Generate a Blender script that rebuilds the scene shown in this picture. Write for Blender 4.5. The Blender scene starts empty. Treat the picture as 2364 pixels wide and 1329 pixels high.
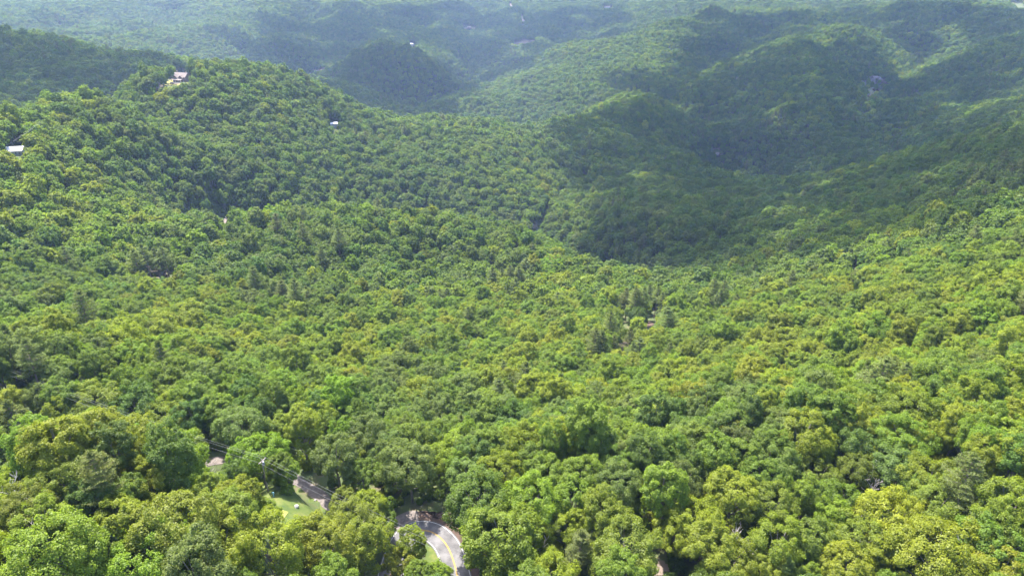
import bpy, bmesh, math, random
import numpy as np
from mathutils import Vector, Matrix, noise as mnoise

# ------------------------------------------------------------------ camera, light, exposure
scn = bpy.context.scene
COL = scn.collection
S = 1.15                       # metres per unit of the range estimates
CAM_Z = 136.0
PITCH = math.radians(27.0)
F_PX, CX, CY = 1597.0, 1182.0, 664.5

cam_data = bpy.data.cameras.new('camera')
cam_data.sensor_width = 36.0
cam_data.lens = 36.0 * F_PX / 2364.0
cam_data.clip_start = 1.0
cam_data.clip_end = 20000.0
cam = bpy.data.objects.new('camera', cam_data)
cam.location = (0, 0, CAM_Z)
cam.rotation_euler = (math.radians(90) - PITCH, 0, 0)
COL.objects.link(cam)
scn.camera = cam

SUN_AZ = math.radians(-32.0)   # measured from the view direction (+Y) towards +X
SUN_EL = math.radians(63.0)
SUN_DIR = Vector((math.sin(SUN_AZ) * math.cos(SUN_EL), math.cos(SUN_AZ) * math.cos(SUN_EL), math.sin(SUN_EL)))

world = bpy.data.worlds.new('World')
scn.world = world
world.use_nodes = True
wn = world.node_tree
wn.nodes.clear()
sky = wn.nodes.new('ShaderNodeTexSky')
sky.sky_type = 'NISHITA'
sky.sun_disc = False
sky.sun_elevation = SUN_EL
sky.sun_rotation = SUN_AZ
sky.air_density = 1.0
sky.dust_density = 2.0
bg = wn.nodes.new('ShaderNodeBackground')
bg.inputs['Strength'].default_value = 0.15
wo = wn.nodes.new('ShaderNodeOutputWorld')
wn.links.new(sky.outputs[0], bg.inputs[0])
wn.links.new(bg.outputs[0], wo.inputs[0])

sun_data = bpy.data.lights.new('sun', 'SUN')
sun_data.energy = 3.9
sun_data.angle = math.radians(0.6)
sun_data.color = (1.0, 0.955, 0.88)
sun = bpy.data.objects.new('sun', sun_data)
sun.rotation_euler = SUN_DIR.to_track_quat('Z', 'Y').to_euler()
sun.location = (0, 0, 900)
COL.objects.link(sun)

scn.view_settings.view_transform = 'Standard'
scn.view_settings.look = 'None'
scn.view_settings.exposure = 2.42
scn.view_settings.gamma = 1.0
scn.view_settings.use_curve_mapping = False
scn.cycles.max_bounces = 6
scn.cycles.diffuse_bounces = 3
scn.cycles.transmission_bounces = 4
scn.cycles.transparent_max_bounces = 6
scn.cycles.volume_bounces = 0
scn.cycles.use_denoising = True

# ------------------------------------------------------------------ helpers
def ray_dir(px, py):
    u, v = (px - CX) / F_PX, (CY - py) / F_PX
    c, s = math.cos(PITCH), math.sin(PITCH)
    d = np.array([u, c + v * s, -s + v * c])
    return d / np.linalg.norm(d)

def world_at(px, py, R):
    return np.array([0, 0, CAM_Z]) + ray_dir(px, py) * R * S

def project(x, y, z):
    c, s = math.cos(PITCH), math.sin(PITCH)
    dz = z - CAM_Z
    fwd = y * c - dz * s
    up = y * s + dz * c
    return CX + F_PX * x / fwd, CY - F_PX * up / fwd, fwd

CANOPY = 17.0

# ------------------------------------------------------------------ the land: height from measured points
CP = []
def cp(px, py, R, off=CANOPY):
    p = world_at(px, py, R)
    CP.append((p[0], p[1], p[2] - off))
def ridge(px, py, R, back, drop):
    p = world_at(px, py, R)
    CP.append((p[0], p[1], p[2] - CANOPY))
    k = (np.linalg.norm(p[:2]) + back * S) / np.linalg.norm(p[:2])
    CP.append((p[0] * k, p[1] * k, p[2] - CANOPY - drop * S))
def raw(x, y, z):
    CP.append((x, y, z))

# foreground shelf with the road (ground level 0)
for x, y, z in ((-30, 118, 0), (0, 118, 0), (-40, 135, .5), (-20, 142, 0), (-75, 130, 1), (-100, 115, 2), (-60, 155, 0), (-90, 165, 0),
                (30, 120, 2.5), (60, 120, 3), (100, 125, 3), (140, 140, 3), (20, 150, 2), (60, 160, -1), (110, 170, 0),
                (0, 60, -4), (-120, 60, -2), (120, 60, 0), (0, -150, -30), (-200, -150, -30), (200, -150, -20), (-160, 130, 2), (-140, 170, 0),
                (180, 170, 3), (200, 110, 3), (-220, 100, 0)):
    raw(x, y, z)
for p in ((100, 1000, 150), (600, 1000, 158), (1100, 1000, 190), (1600, 1000, 185), (2000, 1000, 182), (2350, 1000, 172),
          (100, 850, 218), (500, 850, 235), (1100, 850, 268), (1600, 850, 265), (2000, 850, 248), (2350, 850, 230),
          (60, 700, 318), (500, 700, 345), (1100, 700, 390), (1450, 700, 385), (1750, 700, 355), (2150, 700, 300), (2360, 700, 285),
          (60, 600, 385), (400, 620, 395), (1000, 600, 470), (1350, 640, 460), (1700, 630, 450), (1950, 620, 400), (2200, 600, 355), (2360, 600, 335),
          (60, 500, 430), (300, 500, 470), (2200, 500, 430), (2360, 500, 400),
          (150, 400, 500), (600, 400, 640), (1000, 400, 760), (1200, 430, 760), (1345, 400, 860), (1600, 450, 800), (1700, 520, 620), (2000, 450, 690), (2300, 420, 590),
          (100, 320, 530), (400, 300, 690), (700, 300, 765), (860, 300, 840), (1000, 330, 850), (1150, 350, 850), (420, 200, 745), (560, 220, 770), (250, 260, 610),
          (1280, 460, 740), (1420, 520, 640), (1900, 560, 520)):
    cp(*p)
# near spur in front of the big hill
for p in ((560, 497, 500), (760, 487, 530), (960, 485, 545), (1120, 520, 555), (1235, 545, 555), (1380, 605, 520)):
    ridge(*p, 75, 72)
# the big hill with the house
for p in ((-150, 330, 470), (0, 292, 520), (60, 265, 560), (180, 215, 650), (345, 150, 780), (500, 148, 850), (640, 170, 900), (780, 220, 930),
          (950, 265, 980), (1080, 268, 1020), (1210, 294, 1040)):
    ridge(*p, 190, 85)
# ridge at far left, behind the hill
for p in ((-200, 60, 1250), (0, 78, 1300), (110, 98, 1300), (250, 128, 1290), (400, 142, 1260)):
    ridge(*p, 260, 70)
for p in ((40, 200, 1080), (60, 260, 930), (200, 180, 1080), (-150, 230, 960)):
    cp(*p)
# knoll and its front
for p in ((1300, 262, 1190), (1440, 212, 1240), (1540, 232, 1270), (1610, 275, 1270)):
    ridge(*p, 170, 55)
for p in ((1450, 300, 1080), (1300, 330, 960), (1560, 360, 1000), (1655, 400, 980), (1655, 352, 1250), (1880, 407, 1010), (1770, 390, 1110), (1700, 470, 760), (1850, 460, 760)):
    cp(*p)
# right spur, its valleys, the rightmost slope
for p in ((1850, 370, 1090), (1740, 300, 1320), (1820, 250, 1370), (1830, 170, 1580), (1900, 110, 1750), (1950, 55, 1930),
          (1700, 170, 1700), (1600, 190, 1600), (1640, 300, 1370), (2060, 290, 1290), (1950, 250, 1370), (2005, 228, 1500), (2015, 150, 1720), (2095, 312, 1190), (2070, 350, 1090),
          (2250, 150, 1600), (2140, 250, 1420), (2300, 250, 1200), (2130, 107, 1920), (2080, 75, 2100), (2364, 60, 1900), (2240, 30, 2250), (2000, 15, 2500), (2480, 60, 1750)):
    cp(*p)
for p in ((1970, 392, 930), (2120, 352, 920), (2240, 318, 880), (2364, 285, 830), (2480, 250, 800)):
    ridge(*p, 130, 40)
# middle spur running up to the right
for p in ((975, 243, 1400), (1060, 203, 1520), (1200, 163, 1720), (1350, 103, 2000), (1480, 62, 2200), (1640, 24, 2400)):
    ridge(*p, 200, 55)
for p in ((1100, 250, 1380), (1250, 220, 1480), (1400, 170, 1700), (1500, 200, 1560), (1560, 110, 1950), (1750, 60, 2150), (1750, 110, 1880), (1850, 20, 2350)):
    cp(*p)
# small rounded hill in the middle valley, the road valley, far slopes
for p in ((720, 168, 1780), (800, 148, 1850), (870, 136, 1890), (930, 132, 1900), (1010, 152, 1840), (1050, 180, 1740)):
    ridge(*p, 170, 50)
for p in ((900, 210, 1550), (1050, 195, 1660), (740, 165, 1760), (680, 180, 1600), (1200, 102, 2330), (1340, 68, 2720), (1410, 18, 3100), (1100, 110, 2300), (950, 105, 2330),
          (1080, 60, 2650), (800, 80, 2420), (1200, 20, 3000), (1000, 5, 3000), (620, 90, 2150), (640, 10, 2750), (560, 60, 2400), (520, 100, 2050), (300, 60, 2250), (420, 110, 1950), (100, 30, 2600), (100, 70, 2150), (0, 10, 2850), (300, 5, 2800), (1550, 0, 2900), (-200, 20, 2700)):
    cp(*p)
# the lake shore and what lies beyond the frame's top
LAKE_Z = CAM_Z - 262.0 * S
lake_p = world_at(2345, 16, 262.0 / -ray_dir(2345, 16)[2])
for a, b in ((0, 0), (60, 200), (260, 60), (330, 420), (120, 600), (500, 300)):
    raw(lake_p[0] + a, lake_p[1] + b, LAKE_Z - 9)
raw(lake_p[0] - 180, lake_p[1] + 30, LAKE_Z + 22)
raw(lake_p[0] - 330, lake_p[1] + 160, LAKE_Z + 60)
raw(lake_p[0] - 20, lake_p[1] - 260, LAKE_Z + 30)
for x, y, z in ((-2600, 4200, 60), (-1500, 4300, 40), (-600, 4500, 60), (400, 4700, 40), (1300, 4500, -20), (-3600, 3200, 40), (3600, 3300, -60),
                (-2400, 1800, -40), (-1500, 700, -60), (-900, 150, -60), (900, 100, -40), (1500, 700, -80), (2400, 1700, -40), (0, 7500, 60), (-4500, 7000, 60), (4500, 7000, 40),
                (3300, 5200, -140), (-800, -500, -60), (800, -500, -40)):
    raw(x, y, z)

CP = np.array(CP)
P_xy = CP[:, :2] / 1000.0
def _phi(d2):
    return np.where(d2 > 1e-14, 0.5 * d2 * np.log(np.maximum(d2, 1e-14)), 0.0)
def _kern(a, b):
    d2 = (a[:, None, 0] - b[None, :, 0]) ** 2 + (a[:, None, 1] - b[None, :, 1]) ** 2
    return _phi(d2)
_n = len(P_xy)
_A = np.zeros((_n + 3, _n + 3))
_A[:_n, :_n] = _kern(P_xy, P_xy) + np.eye(_n) * 2e-5
_A[:_n, _n] = 1
_A[:_n, _n + 1:] = P_xy
_A[_n:, :_n] = _A[:_n, _n:].T
_b = np.zeros(_n + 3)
_b[:_n] = CP[:, 2]
W = np.linalg.solve(_A, _b)

def vnoise(x, y, seed=0):
    """smooth value noise on arrays, -1..1"""
    xi, yi = np.floor(x).astype(np.int64), np.floor(y).astype(np.int64)
    fx, fy = x - xi, y - yi
    fx, fy = fx * fx * fx * (fx * (fx * 6 - 15) + 10), fy * fy * fy * (fy * (fy * 6 - 15) + 10)
    def h(a, b):
        n = (a * 374761393 + b * 668265263 + seed * 974711) & 0x7fffffff
        n = ((n ^ (n >> 13)) * 1274126177) & 0x7fffffff
        n = n ^ (n >> 16)
        return (n & 0xffff) / 32767.5 - 1.0
    return (h(xi, yi) * (1 - fx) + h(xi + 1, yi) * fx) * (1 - fy) + (h(xi, yi + 1) * (1 - fx) + h(xi + 1, yi + 1) * fx) * fy

def on_plane(px, py, z):
    d = ray_dir(px, py)
    t = (z - CAM_Z) / d[2]
    return np.array([d[0] * t, d[1] * t])

def smooth_line(pts, n=140):
    """dense centripetal curve through the points"""
    p = np.array(pts, float)
    p = np.vstack([2 * p[0] - p[1], p, 2 * p[-1] - p[-2]])
    out = []
    m = len(p) - 3
    for i in range(m):
        t = np.linspace(0, 1, max(2, n // m), endpoint=(i == m - 1))[:, None]
        a, b, c, d = p[i], p[i + 1], p[i + 2], p[i + 3]
        out.append(0.5 * ((2 * b) + (c - a) * t + (2 * a - 5 * b + 4 * c - d) * t ** 2 + (3 * b - a - 3 * c + d) * t ** 3))
    return np.vstack(out)

ROAD_Z = 0.3
ROAD = smooth_line([on_plane(px, py, ROAD_Z) for px, py in ((1090, 1480), (1066, 1380), (1055, 1325), (1045, 1288), (1032, 1259), (1015, 1239), (993, 1226), (968, 1223), (945, 1231), (928, 1252), (916, 1280), (906, 1312), (894, 1360), (872, 1440))], 160)
DRIVE_Z = 0.15
DRIVE = smooth_line([on_plane(px, py, DRIVE_Z) for px, py in ((925, 1214), (880, 1212), (825, 1204), (775, 1178), (742, 1148), (706, 1120), (640, 1090), (560, 1064), (496, 1063), (440, 1080), (380, 1100), (300, 1120))], 130)
SPUR = smooth_line([on_plane(px, py, 1.0) for px, py in ((90, 1290), (40, 1306), (0, 1318), (-60, 1335))], 30)
def line_dist(x, y, L):
    d = np.full(len(x), 1e9)
    for i in range(0, len(L), 1):
        d = np.minimum(d, (x - L[i, 0]) ** 2 + (y - L[i, 1]) ** 2)
    return np.sqrt(d)

CREASE = []    # points of stream lines (x, y, depth)
FLATS = []     # (x, y, radius, level) graded pads
def height(x, y):
    x, y = np.atleast_1d(np.asarray(x, float)), np.atleast_1d(np.asarray(y, float))
    out = np.empty(x.shape)
    for i in range(0, len(x), 20000):
        q = np.stack([x[i:i + 20000], y[i:i + 20000]], 1) / 1000.0
        out[i:i + 20000] = _kern(q, P_xy) @ W[:_n] + W[_n] + q @ W[_n + 1:]
        if len(CREASE):
            q = q * 1000.0
            fr = np.where(np.hypot(q[:, 0], q[:, 1]) > 550)[0]
            if len(fr):
                d = np.full(len(fr), 1e12)
                dep = np.zeros(len(fr))
                for cx, cy, cd in CREASE:
                    dd = (q[fr, 0] - cx) ** 2 + (q[fr, 1] - cy) ** 2
                    m_ = dd < d
                    d[m_] = dd[m_]
                    dep[m_] = cd
                out[i + fr] -= dep * np.exp(-np.sqrt(d) / 58.0)
    r = np.hypot(x, y)
    near = np.clip((r - 220) / 500, 0, 1)
    far = np.clip((r - 900) / 900, 0, 1)
    out += near * 3.0 * vnoise(x / 70, y / 70, 3) + far * (84 * (np.abs(vnoise(x / 330 + 5, y / 780, 7)) - 0.33) + 26 * (np.abs(vnoise(x / 140, y / 190 + 3, 9)) - 0.33)) + np.clip((r - 500) / 300, 0, 1) * (1 - far) * 10 * (np.abs(vnoise(x / 150 + 2, y / 200, 13)) - 0.33)
    nr = np.where((r < 330) & (y > 20))[0]
    if len(nr):
        for L, lz, w0, w1 in ((DRIVE, DRIVE_Z, 3.0, 9.0), (ROAD, ROAD_Z - 0.12, 4.6, 11.0)):
            d = line_dist(x[nr], y[nr], L)
            t = np.clip((w1 - d) / (w1 - w0), 0, 1)
            t = t * t * (3 - 2 * t)
            out[nr] = out[nr] * (1 - t) + (lz - 0.1) * t
    for fx, fy, fr, fz in FLATS:
        d = np.hypot(x - fx, y - fy)
        t = np.clip((fr * 1.9 - d) / (fr * 0.9), 0, 1)
        t = t * t * (3 - 2 * t)
        out = out * (1 - t) + fz * t
    return out

def h1(x, y):
    return float(height([x], [y])[0])

def hit(px, py, off=0.0, rmin=60.0, rmax=5200.0):
    """first point on the ray through a measured direction that lies off metres above the land"""
    d = ray_dir(px, py)
    t = np.geomspace(rmin, rmax, 420)
    X = d[None, :] * t[:, None]
    X[:, 2] += CAM_Z
    g = X[:, 2] - height(X[:, 0], X[:, 1]) - off
    k = np.argmax(g < 0)
    if not (g < 0).any():
        return None
    if k == 0:
        return X[0]
    f = g[k - 1] / (g[k - 1] - g[k])
    return X[k - 1] + (X[k] - X[k - 1]) * f

_cr = []
for poly, dep in (([(2010, 225), (2060, 270), (2095, 312), (2080, 345), (1990, 385), (1880, 407), (1770, 392), (1660, 352)], 52),
                  ([(1660, 352), (1640, 300), (1600, 262), (1540, 240)], 40),
                  ([(1235, 525), (1260, 480), (1290, 440), (1345, 400), (1350, 350)], 20),
                  ([(2140, 100), (2110, 140), (2040, 210)], 45),
                  ([(940, 238), (1000, 207), (1080, 185), (1250, 120), (1380, 60)], 24),
                  ([(430, 140), (520, 100), (640, 130), (740, 160)], 14),
                  ([(1480, 215), (1560, 190), (1660, 130), (1780, 50)], 40)):
    W_ = [hit(px, py, 8.0) for px, py in poly]
    L_ = smooth_line([w[:2] for w in W_ if w is not None], 36)
    _cr += [(a, b, dep) for a, b in L_]
CREASE += _cr

# graded sites, measured on the bare land
SITE = {}
def site(key, px, py, radius, rng_=None):
    p = hit(px, py, 0.0) if rng_ is None else world_at(px, py, rng_)
    z = h1(p[0], p[1]) if rng_ is None else p[2]
    SITE[key] = (p[0], p[1], z)
    FLATS.append((p[0], p[1], radius, z))
site('hill_house', 422, 188, 24, 800)
site('white_roof', 36, 356, 9)
site('chimney_house', 516, 520, 7)
site('pine_house', 352, 632, 6)
site('pine_house_b', 440, 606, 6)
site('slope_shed', 771, 292, 5)
site('far_white_house', 951, 106, 9)
site('far_clearing', 1083, 66, 22)
site('valley_shed', 1656, 357, 7)
site('far_barn', 1402, 19, 10)

# ------------------------------------------------------------------ materials
def new_mat(name):
    m = bpy.data.materials.new(name)
    m.use_nodes = True
    nt = m.node_tree
    nt.nodes.clear()
    return m, nt
def nd(nt, t, **kw):
    n = nt.nodes.new(t)
    for k, v in kw.items():
        setattr(n, k, v)
    return n

def leaf_material(name, transl=0.45, source='INSTANCER'):
    m, nt = new_mat(name)
    L = nt.links.new
    tint = nd(nt, 'ShaderNodeAttribute', attribute_type=source, attribute_name='tint')
    var = nd(nt, 'ShaderNodeAttribute', attribute_name='leaf_var')
    hsv = nd(nt, 'ShaderNodeHueSaturation')
    L(tint.outputs['Color'], hsv.inputs['Color'])
    mr = nd(nt, 'ShaderNodeMapRange')
    mr.inputs[3].default_value = 0.70
    mr.inputs[4].default_value = 1.35
    L(var.outputs['Fac'], mr.inputs[0])
    L(mr.outputs[0], hsv.inputs['Value'])
    mh = nd(nt, 'ShaderNodeMapRange')
    mh.inputs[3].default_value = 0.508
    mh.inputs[4].default_value = 0.490
    L(var.outputs['Fac'], mh.inputs[0])
    L(mh.outputs[0], hsv.inputs['Hue'])
    dif = nd(nt, 'ShaderNodeBsdfDiffuse')
    L(hsv.outputs[0], dif.inputs[0])
    tr = nd(nt, 'ShaderNodeBsdfTranslucent')
    tc = nd(nt, 'ShaderNodeMix', data_type='RGBA', blend_type='MULTIPLY')
    tc.inputs['Factor'].default_value = 1.0
    L(hsv.outputs[0], tc.inputs['A'])
    tc.inputs['B'].default_value = (1.2, 1.3, 0.5, 1)
    L(tc.outputs['Result'], tr.inputs[0])
    mix = nd(nt, 'ShaderNodeMixShader')
    mix.inputs[0].default_value = transl
    L(dif.outputs[0], mix.inputs[1])
    L(tr.outputs[0], mix.inputs[2])
    gl = nd(nt, 'ShaderNodeBsdfGlossy')
    gl.inputs['Roughness'].default_value = 0.5
    gl.inputs['Color'].default_value = (0.9, 0.95, 0.9, 1)
    m2 = nd(nt, 'ShaderNodeMixShader')
    m2.inputs[0].default_value = 0.012
    L(mix.outputs[0], m2.inputs[1])
    L(gl.outputs[0], m2.inputs[2])
    o = nd(nt, 'ShaderNodeOutputMaterial')
    L(m2.outputs[0], o.inputs[0])
    return m

def noise_mat(name, c1, c2, scale, rough=0.9, c3=None, bump=0.0, detail=6, coords='Object'):
    m, nt = new_mat(name)
    L = nt.links.new
    tc = nd(nt, 'ShaderNodeTexCoord')
    nz = nd(nt, 'ShaderNodeTexNoise')
    nz.inputs['Scale'].default_value = scale
    nz.inputs['Detail'].default_value = detail
    nz.inputs['Roughness'].default_value = 0.65
    L(tc.outputs[coords], nz.inputs['Vector'])
    cr = nd(nt, 'ShaderNodeValToRGB')
    cr.color_ramp.elements[0].position = 0.32
    cr.color_ramp.elements[0].color = (*c1, 1)
    cr.color_ramp.elements[1].position = 0.68
    cr.color_ramp.elements[1].color = (*c2, 1)
    if c3:
        e = cr.color_ramp.elements.new(0.5)
        e.color = (*c3, 1)
    L(nz.outputs['Fac'], cr.inputs[0])
    b = nd(nt, 'ShaderNodeBsdfPrincipled')
    b.inputs['Roughness'].default_value = rough
    b.inputs['Specular IOR Level'].default_value = 0.25
    L(cr.outputs[0], b.inputs['Base Color'])
    if bump:
        bp = nd(nt, 'ShaderNodeBump')
        bp.inputs['Strength'].default_value = bump
        bp.inputs['Distance'].default_value = 0.15
        L(nz.outputs['Fac'], bp.inputs['Height'])
        L(bp.outputs[0], b.inputs['Normal'])
    o = nd(nt, 'ShaderNodeOutputMaterial')
    L(b.outputs[0], o.inputs[0])
    return m

M = {}
M['leaf'] = leaf_material('broad_leaf', 0.5)
M['needle'] = leaf_material('pine_needle', 0.25)
M['leaf_single'] = leaf_material('broad_leaf_single', 0.5, 'OBJECT')
M['needle_single'] = leaf_material('pine_needle_single', 0.25, 'OBJECT')
M['asphalt'] = noise_mat('asphalt', (0.055, 0.053, 0.054), (0.125, 0.12, 0.12), 0.35, c3=(0.09, 0.086, 0.087), rough=0.85)
M['line_white'] = noise_mat('line_white', (0.26, 0.255, 0.245), (0.46, 0.45, 0.43), 1.2)
M['line_yellow'] = noise_mat('line_yellow', (0.26, 0.15, 0.02), (0.40, 0.25, 0.04), 2.0)
M['gravel'] = noise_mat('gravel', (0.07, 0.058, 0.05), (0.15, 0.128, 0.115), 0.9, c3=(0.11, 0.092, 0.082), bump=0.4)
M['dirt'] = noise_mat('red_dirt', (0.045, 0.030, 0.022), (0.095, 0.062, 0.045), 0.5, c3=(0.065, 0.043, 0.032), bump=0.5)
M['pale_dirt'] = noise_mat('pale_dirt', (0.09, 0.068, 0.052), (0.17, 0.135, 0.11), 0.06, c3=(0.125, 0.097, 0.076))
M['grass'] = noise_mat('lawn_grass', (0.034, 0.055, 0.012), (0.10, 0.105, 0.026), 0.35, c3=(0.058, 0.08, 0.014), bump=0.5)
M['dry_grass'] = noise_mat('dry_grass', (0.15, 0.16, 0.03), (0.26, 0.22, 0.07), 0.25, bump=0.3)
M['rock'] = noise_mat('rock', (0.10, 0.085, 0.09), (0.28, 0.25, 0.25), 0.05, c3=(0.18, 0.15, 0.16), bump=0.6)
M['boulder'] = noise_mat('boulder', (0.18, 0.17, 0.16), (0.30, 0.29, 0.27), 2.0, bump=0.5)
M['wall_tan'] = noise_mat('tan_siding', (0.17, 0.12, 0.10), (0.22, 0.16, 0.14), 1.0)
M['wall_white'] = noise_mat('white_siding', (0.30, 0.285, 0.27), (0.38, 0.365, 0.35), 1.0)
M['roof_tan'] = noise_mat('tan_shingles', (0.13, 0.105, 0.092), (0.19, 0.155, 0.14), 1.5)
M['roof_white'] = noise_mat('white_metal_roof', (0.42, 0.42, 0.44), (0.52, 0.52, 0.54), 0.4, rough=0.45)
M['roof_brown'] = noise_mat('brown_shingles', (0.16, 0.12, 0.10), (0.24, 0.19, 0.16), 1.5)
M['trim'] = noise_mat('white_trim', (0.62, 0.60, 0.57), (0.72, 0.70, 0.68), 1.0)
M['glass'] = noise_mat('window_glass', (0.02, 0.025, 0.03), (0.05, 0.055, 0.06), 0.5, rough=0.1)
M['brick'] = noise_mat('chimney_stone', (0.16, 0.12, 0.10), (0.26, 0.20, 0.17), 3.0)
M['pole'] = noise_mat('pole_wood', (0.20, 0.16, 0.13), (0.32, 0.27, 0.23), 2.0)
M['metal'] = noise_mat('galvanised_metal', (0.20, 0.20, 0.205), (0.28, 0.28, 0.285), 2.0, rough=0.5)
M['wire'] = noise_mat('aluminium_wire', (0.16, 0.16, 0.16), (0.22, 0.22, 0.22), 2.0, rough=0.5)
M['blue'] = noise_mat('pale_blue_paint', (0.16, 0.30, 0.38), (0.22, 0.38, 0.46), 2.0)
M['car'] = noise_mat('dark_car_paint', (0.02, 0.02, 0.025), (0.03, 0.03, 0.035), 1.0, rough=0.3)
M['tyre'] = noise_mat('tyre_rubber', (0.015, 0.015, 0.015), (0.025, 0.025, 0.025), 2.0)
M['water'] = noise_mat('lake_water', (0.10, 0.13, 0.15), (0.13, 0.16, 0.18), 0.01, rough=0.12)
M['bark'] = noise_mat('bark', (0.10, 0.085, 0.07), (0.22, 0.19, 0.16), 1.2, bump=0.4)
M['pine_bark'] = noise_mat('pine_bark', (0.15, 0.10, 0.08), (0.30, 0.22, 0.18), 1.2, bump=0.4)
M['deadwood'] = noise_mat('dead_wood', (0.30, 0.26, 0.22), (0.50, 0.45, 0.40), 1.5, bump=0.3)
M['floor'] = noise_mat('forest_floor', (0.035, 0.04, 0.018), (0.09, 0.07, 0.04), 0.12, c3=(0.05, 0.07, 0.02))

# ------------------------------------------------------------------ land mesh
def mesh_obj(name, verts, faces, mat=None, parent=None, smooth=False, link=True):
    me = bpy.data.meshes.new(name)
    me.from_pydata([tuple(v) for v in verts], [], faces)
    if mat:
        me.materials.append(mat)
    if smooth:
        me.polygons.foreach_set('use_smooth', [True] * len(me.polygons))
    o = bpy.data.objects.new(name, me)
    if link:
        COL.objects.link(o)
    if parent:
        o.parent = parent
    return o

def grid_mesh(name, X, Y, Z, mat):
    nr, nc = X.shape
    co = np.stack([X, Y, Z], 2).reshape(-1, 3)
    idx = np.arange(nr * nc).reshape(nr, nc)
    f = np.stack([idx[:-1, :-1], idx[:-1, 1:], idx[1:, 1:], idx[1:, :-1]], 2).reshape(-1, 4)
    me = bpy.data.meshes.new(name)
    me.vertices.add(len(co))
    me.vertices.foreach_set('co', co.ravel())
    me.loops.add(f.size)
    me.loops.foreach_set('vertex_index', f.ravel().astype(np.int32))
    me.polygons.add(len(f))
    me.polygons.foreach_set('loop_start', np.arange(0, f.size, 4, dtype=np.int32))
    me.polygons.foreach_set('use_smooth', np.ones(len(f), dtype=bool))
    me.update(calc_edges=True)
    me.materials.append(mat)
    o = bpy.data.objects.new(name, me)
    COL.objects.link(o)
    return o

rows = np.concatenate([np.linspace(-500, 40, 30, endpoint=False), np.linspace(40, 240, 110, endpoint=False), 240 * (9000 / 240) ** np.linspace(0, 1, 230)])
uu = np.linspace(-1, 1, 361)
uu = np.sign(uu) * (0.55 * np.abs(uu) + 0.45 * np.abs(uu) ** 2.2)
GX = uu[None, :] * (420 + 1.02 * (rows[:, None] + 500))
GY = np.repeat(rows[:, None], len(uu), 1)
GZ = height(GX.ravel(), GY.ravel()).reshape(GX.shape)
hills = grid_mesh('terrain', GX, GY, GZ, M['floor'])
hills['kind'] = 'structure'

# ------------------------------------------------------------------ road, drive, lawns, bare earth, water
def tag(o, label=None, category=None, group=None, kind=None):
    for k, v in (('label', label), ('category', category), ('group', group), ('kind', kind)):
        if v:
            o[k] = v
    return o

def empty(name, loc, rz=0.0):
    e = bpy.data.objects.new(name, None)
    e.location = loc
    e.rotation_euler = (0, 0, rz)
    e.empty_display_size = 0.5
    COL.objects.link(e)
    return e

def side_normals(L):
    t = np.gradient(L, axis=0)
    t /= np.linalg.norm(t, axis=1)[:, None]
    return np.stack([t[:, 1], -t[:, 0]], 1)

def ribbon(name, L, o0, o1, z, mat, parent=None, cols=2, drape=False, wav=0.0, lift=0.0):
    """strip between two offsets of a line, z a level or draped on the land"""
    N = side_normals(L)
    off = np.linspace(0, 1, cols)
    V = []
    for i in range(len(L)):
        for c in off:
            w = 0.0
            if wav:
                w = wav * float(vnoise(np.array([i * 0.23 + c * 7]), np.array([c * 3.1]), 61)[0]) * (c if c > 0.5 else 0 if o0 > 0 else 1 - c)
            p = L[i] + N[i] * (o0 + (o1 - o0) * c + w)
            V.append((p[0], p[1], 0.0))
    V = np.array(V)
    if drape:
        V[:, 2] = height(V[:, 0], V[:, 1]) + lift
    else:
        V[:, 2] = z
    F = []
    for i in range(len(L) - 1):
        for c in range(cols - 1):
            a = i * cols + c
            F.append((a, a + 1, a + cols + 1, a + cols))
    return mesh_obj(name, V, F, mat, parent, smooth=True)

road = ribbon('road', ROAD, -3.35, 3.35, ROAD_Z, M['asphalt'], cols=5)
tag(road, kind='structure')
for o0 in (-0.17, 0.06):
    ribbon('centre_line', ROAD, o0, o0 + 0.12, ROAD_Z + 0.008, M['line_yellow'], road)
for o0 in (-3.05, 2.92):
    ribbon('edge_line', ROAD, o0, o0 + 0.14, ROAD_Z + 0.008, M['line_white'], road)
bank = ribbon('road_bank', ROAD[8:110], 3.3, 6.6, 0, M['dirt'], cols=9, drape=True, wav=1.6, lift=0.10)
tag(bank, kind='structure')
drive = ribbon('driveway', DRIVE, -1.6, 1.6, 0, M['gravel'], cols=5, drape=True, wav=0.35, lift=0.12)
tag(drive, kind='structure')
pull = ribbon('gravel_path', ROAD[84:116], 3.2, 6.6, 0, M['gravel'], cols=5, drape=True, wav=1.2, lift=0.20)
tag(pull, kind='structure')
spur = ribbon('gravel_path', SPUR, -2.2, 2.2, 0, M['gravel'], cols=4, drape=True, wav=0.5, lift=0.35)
tag(spur, kind='structure')

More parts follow.
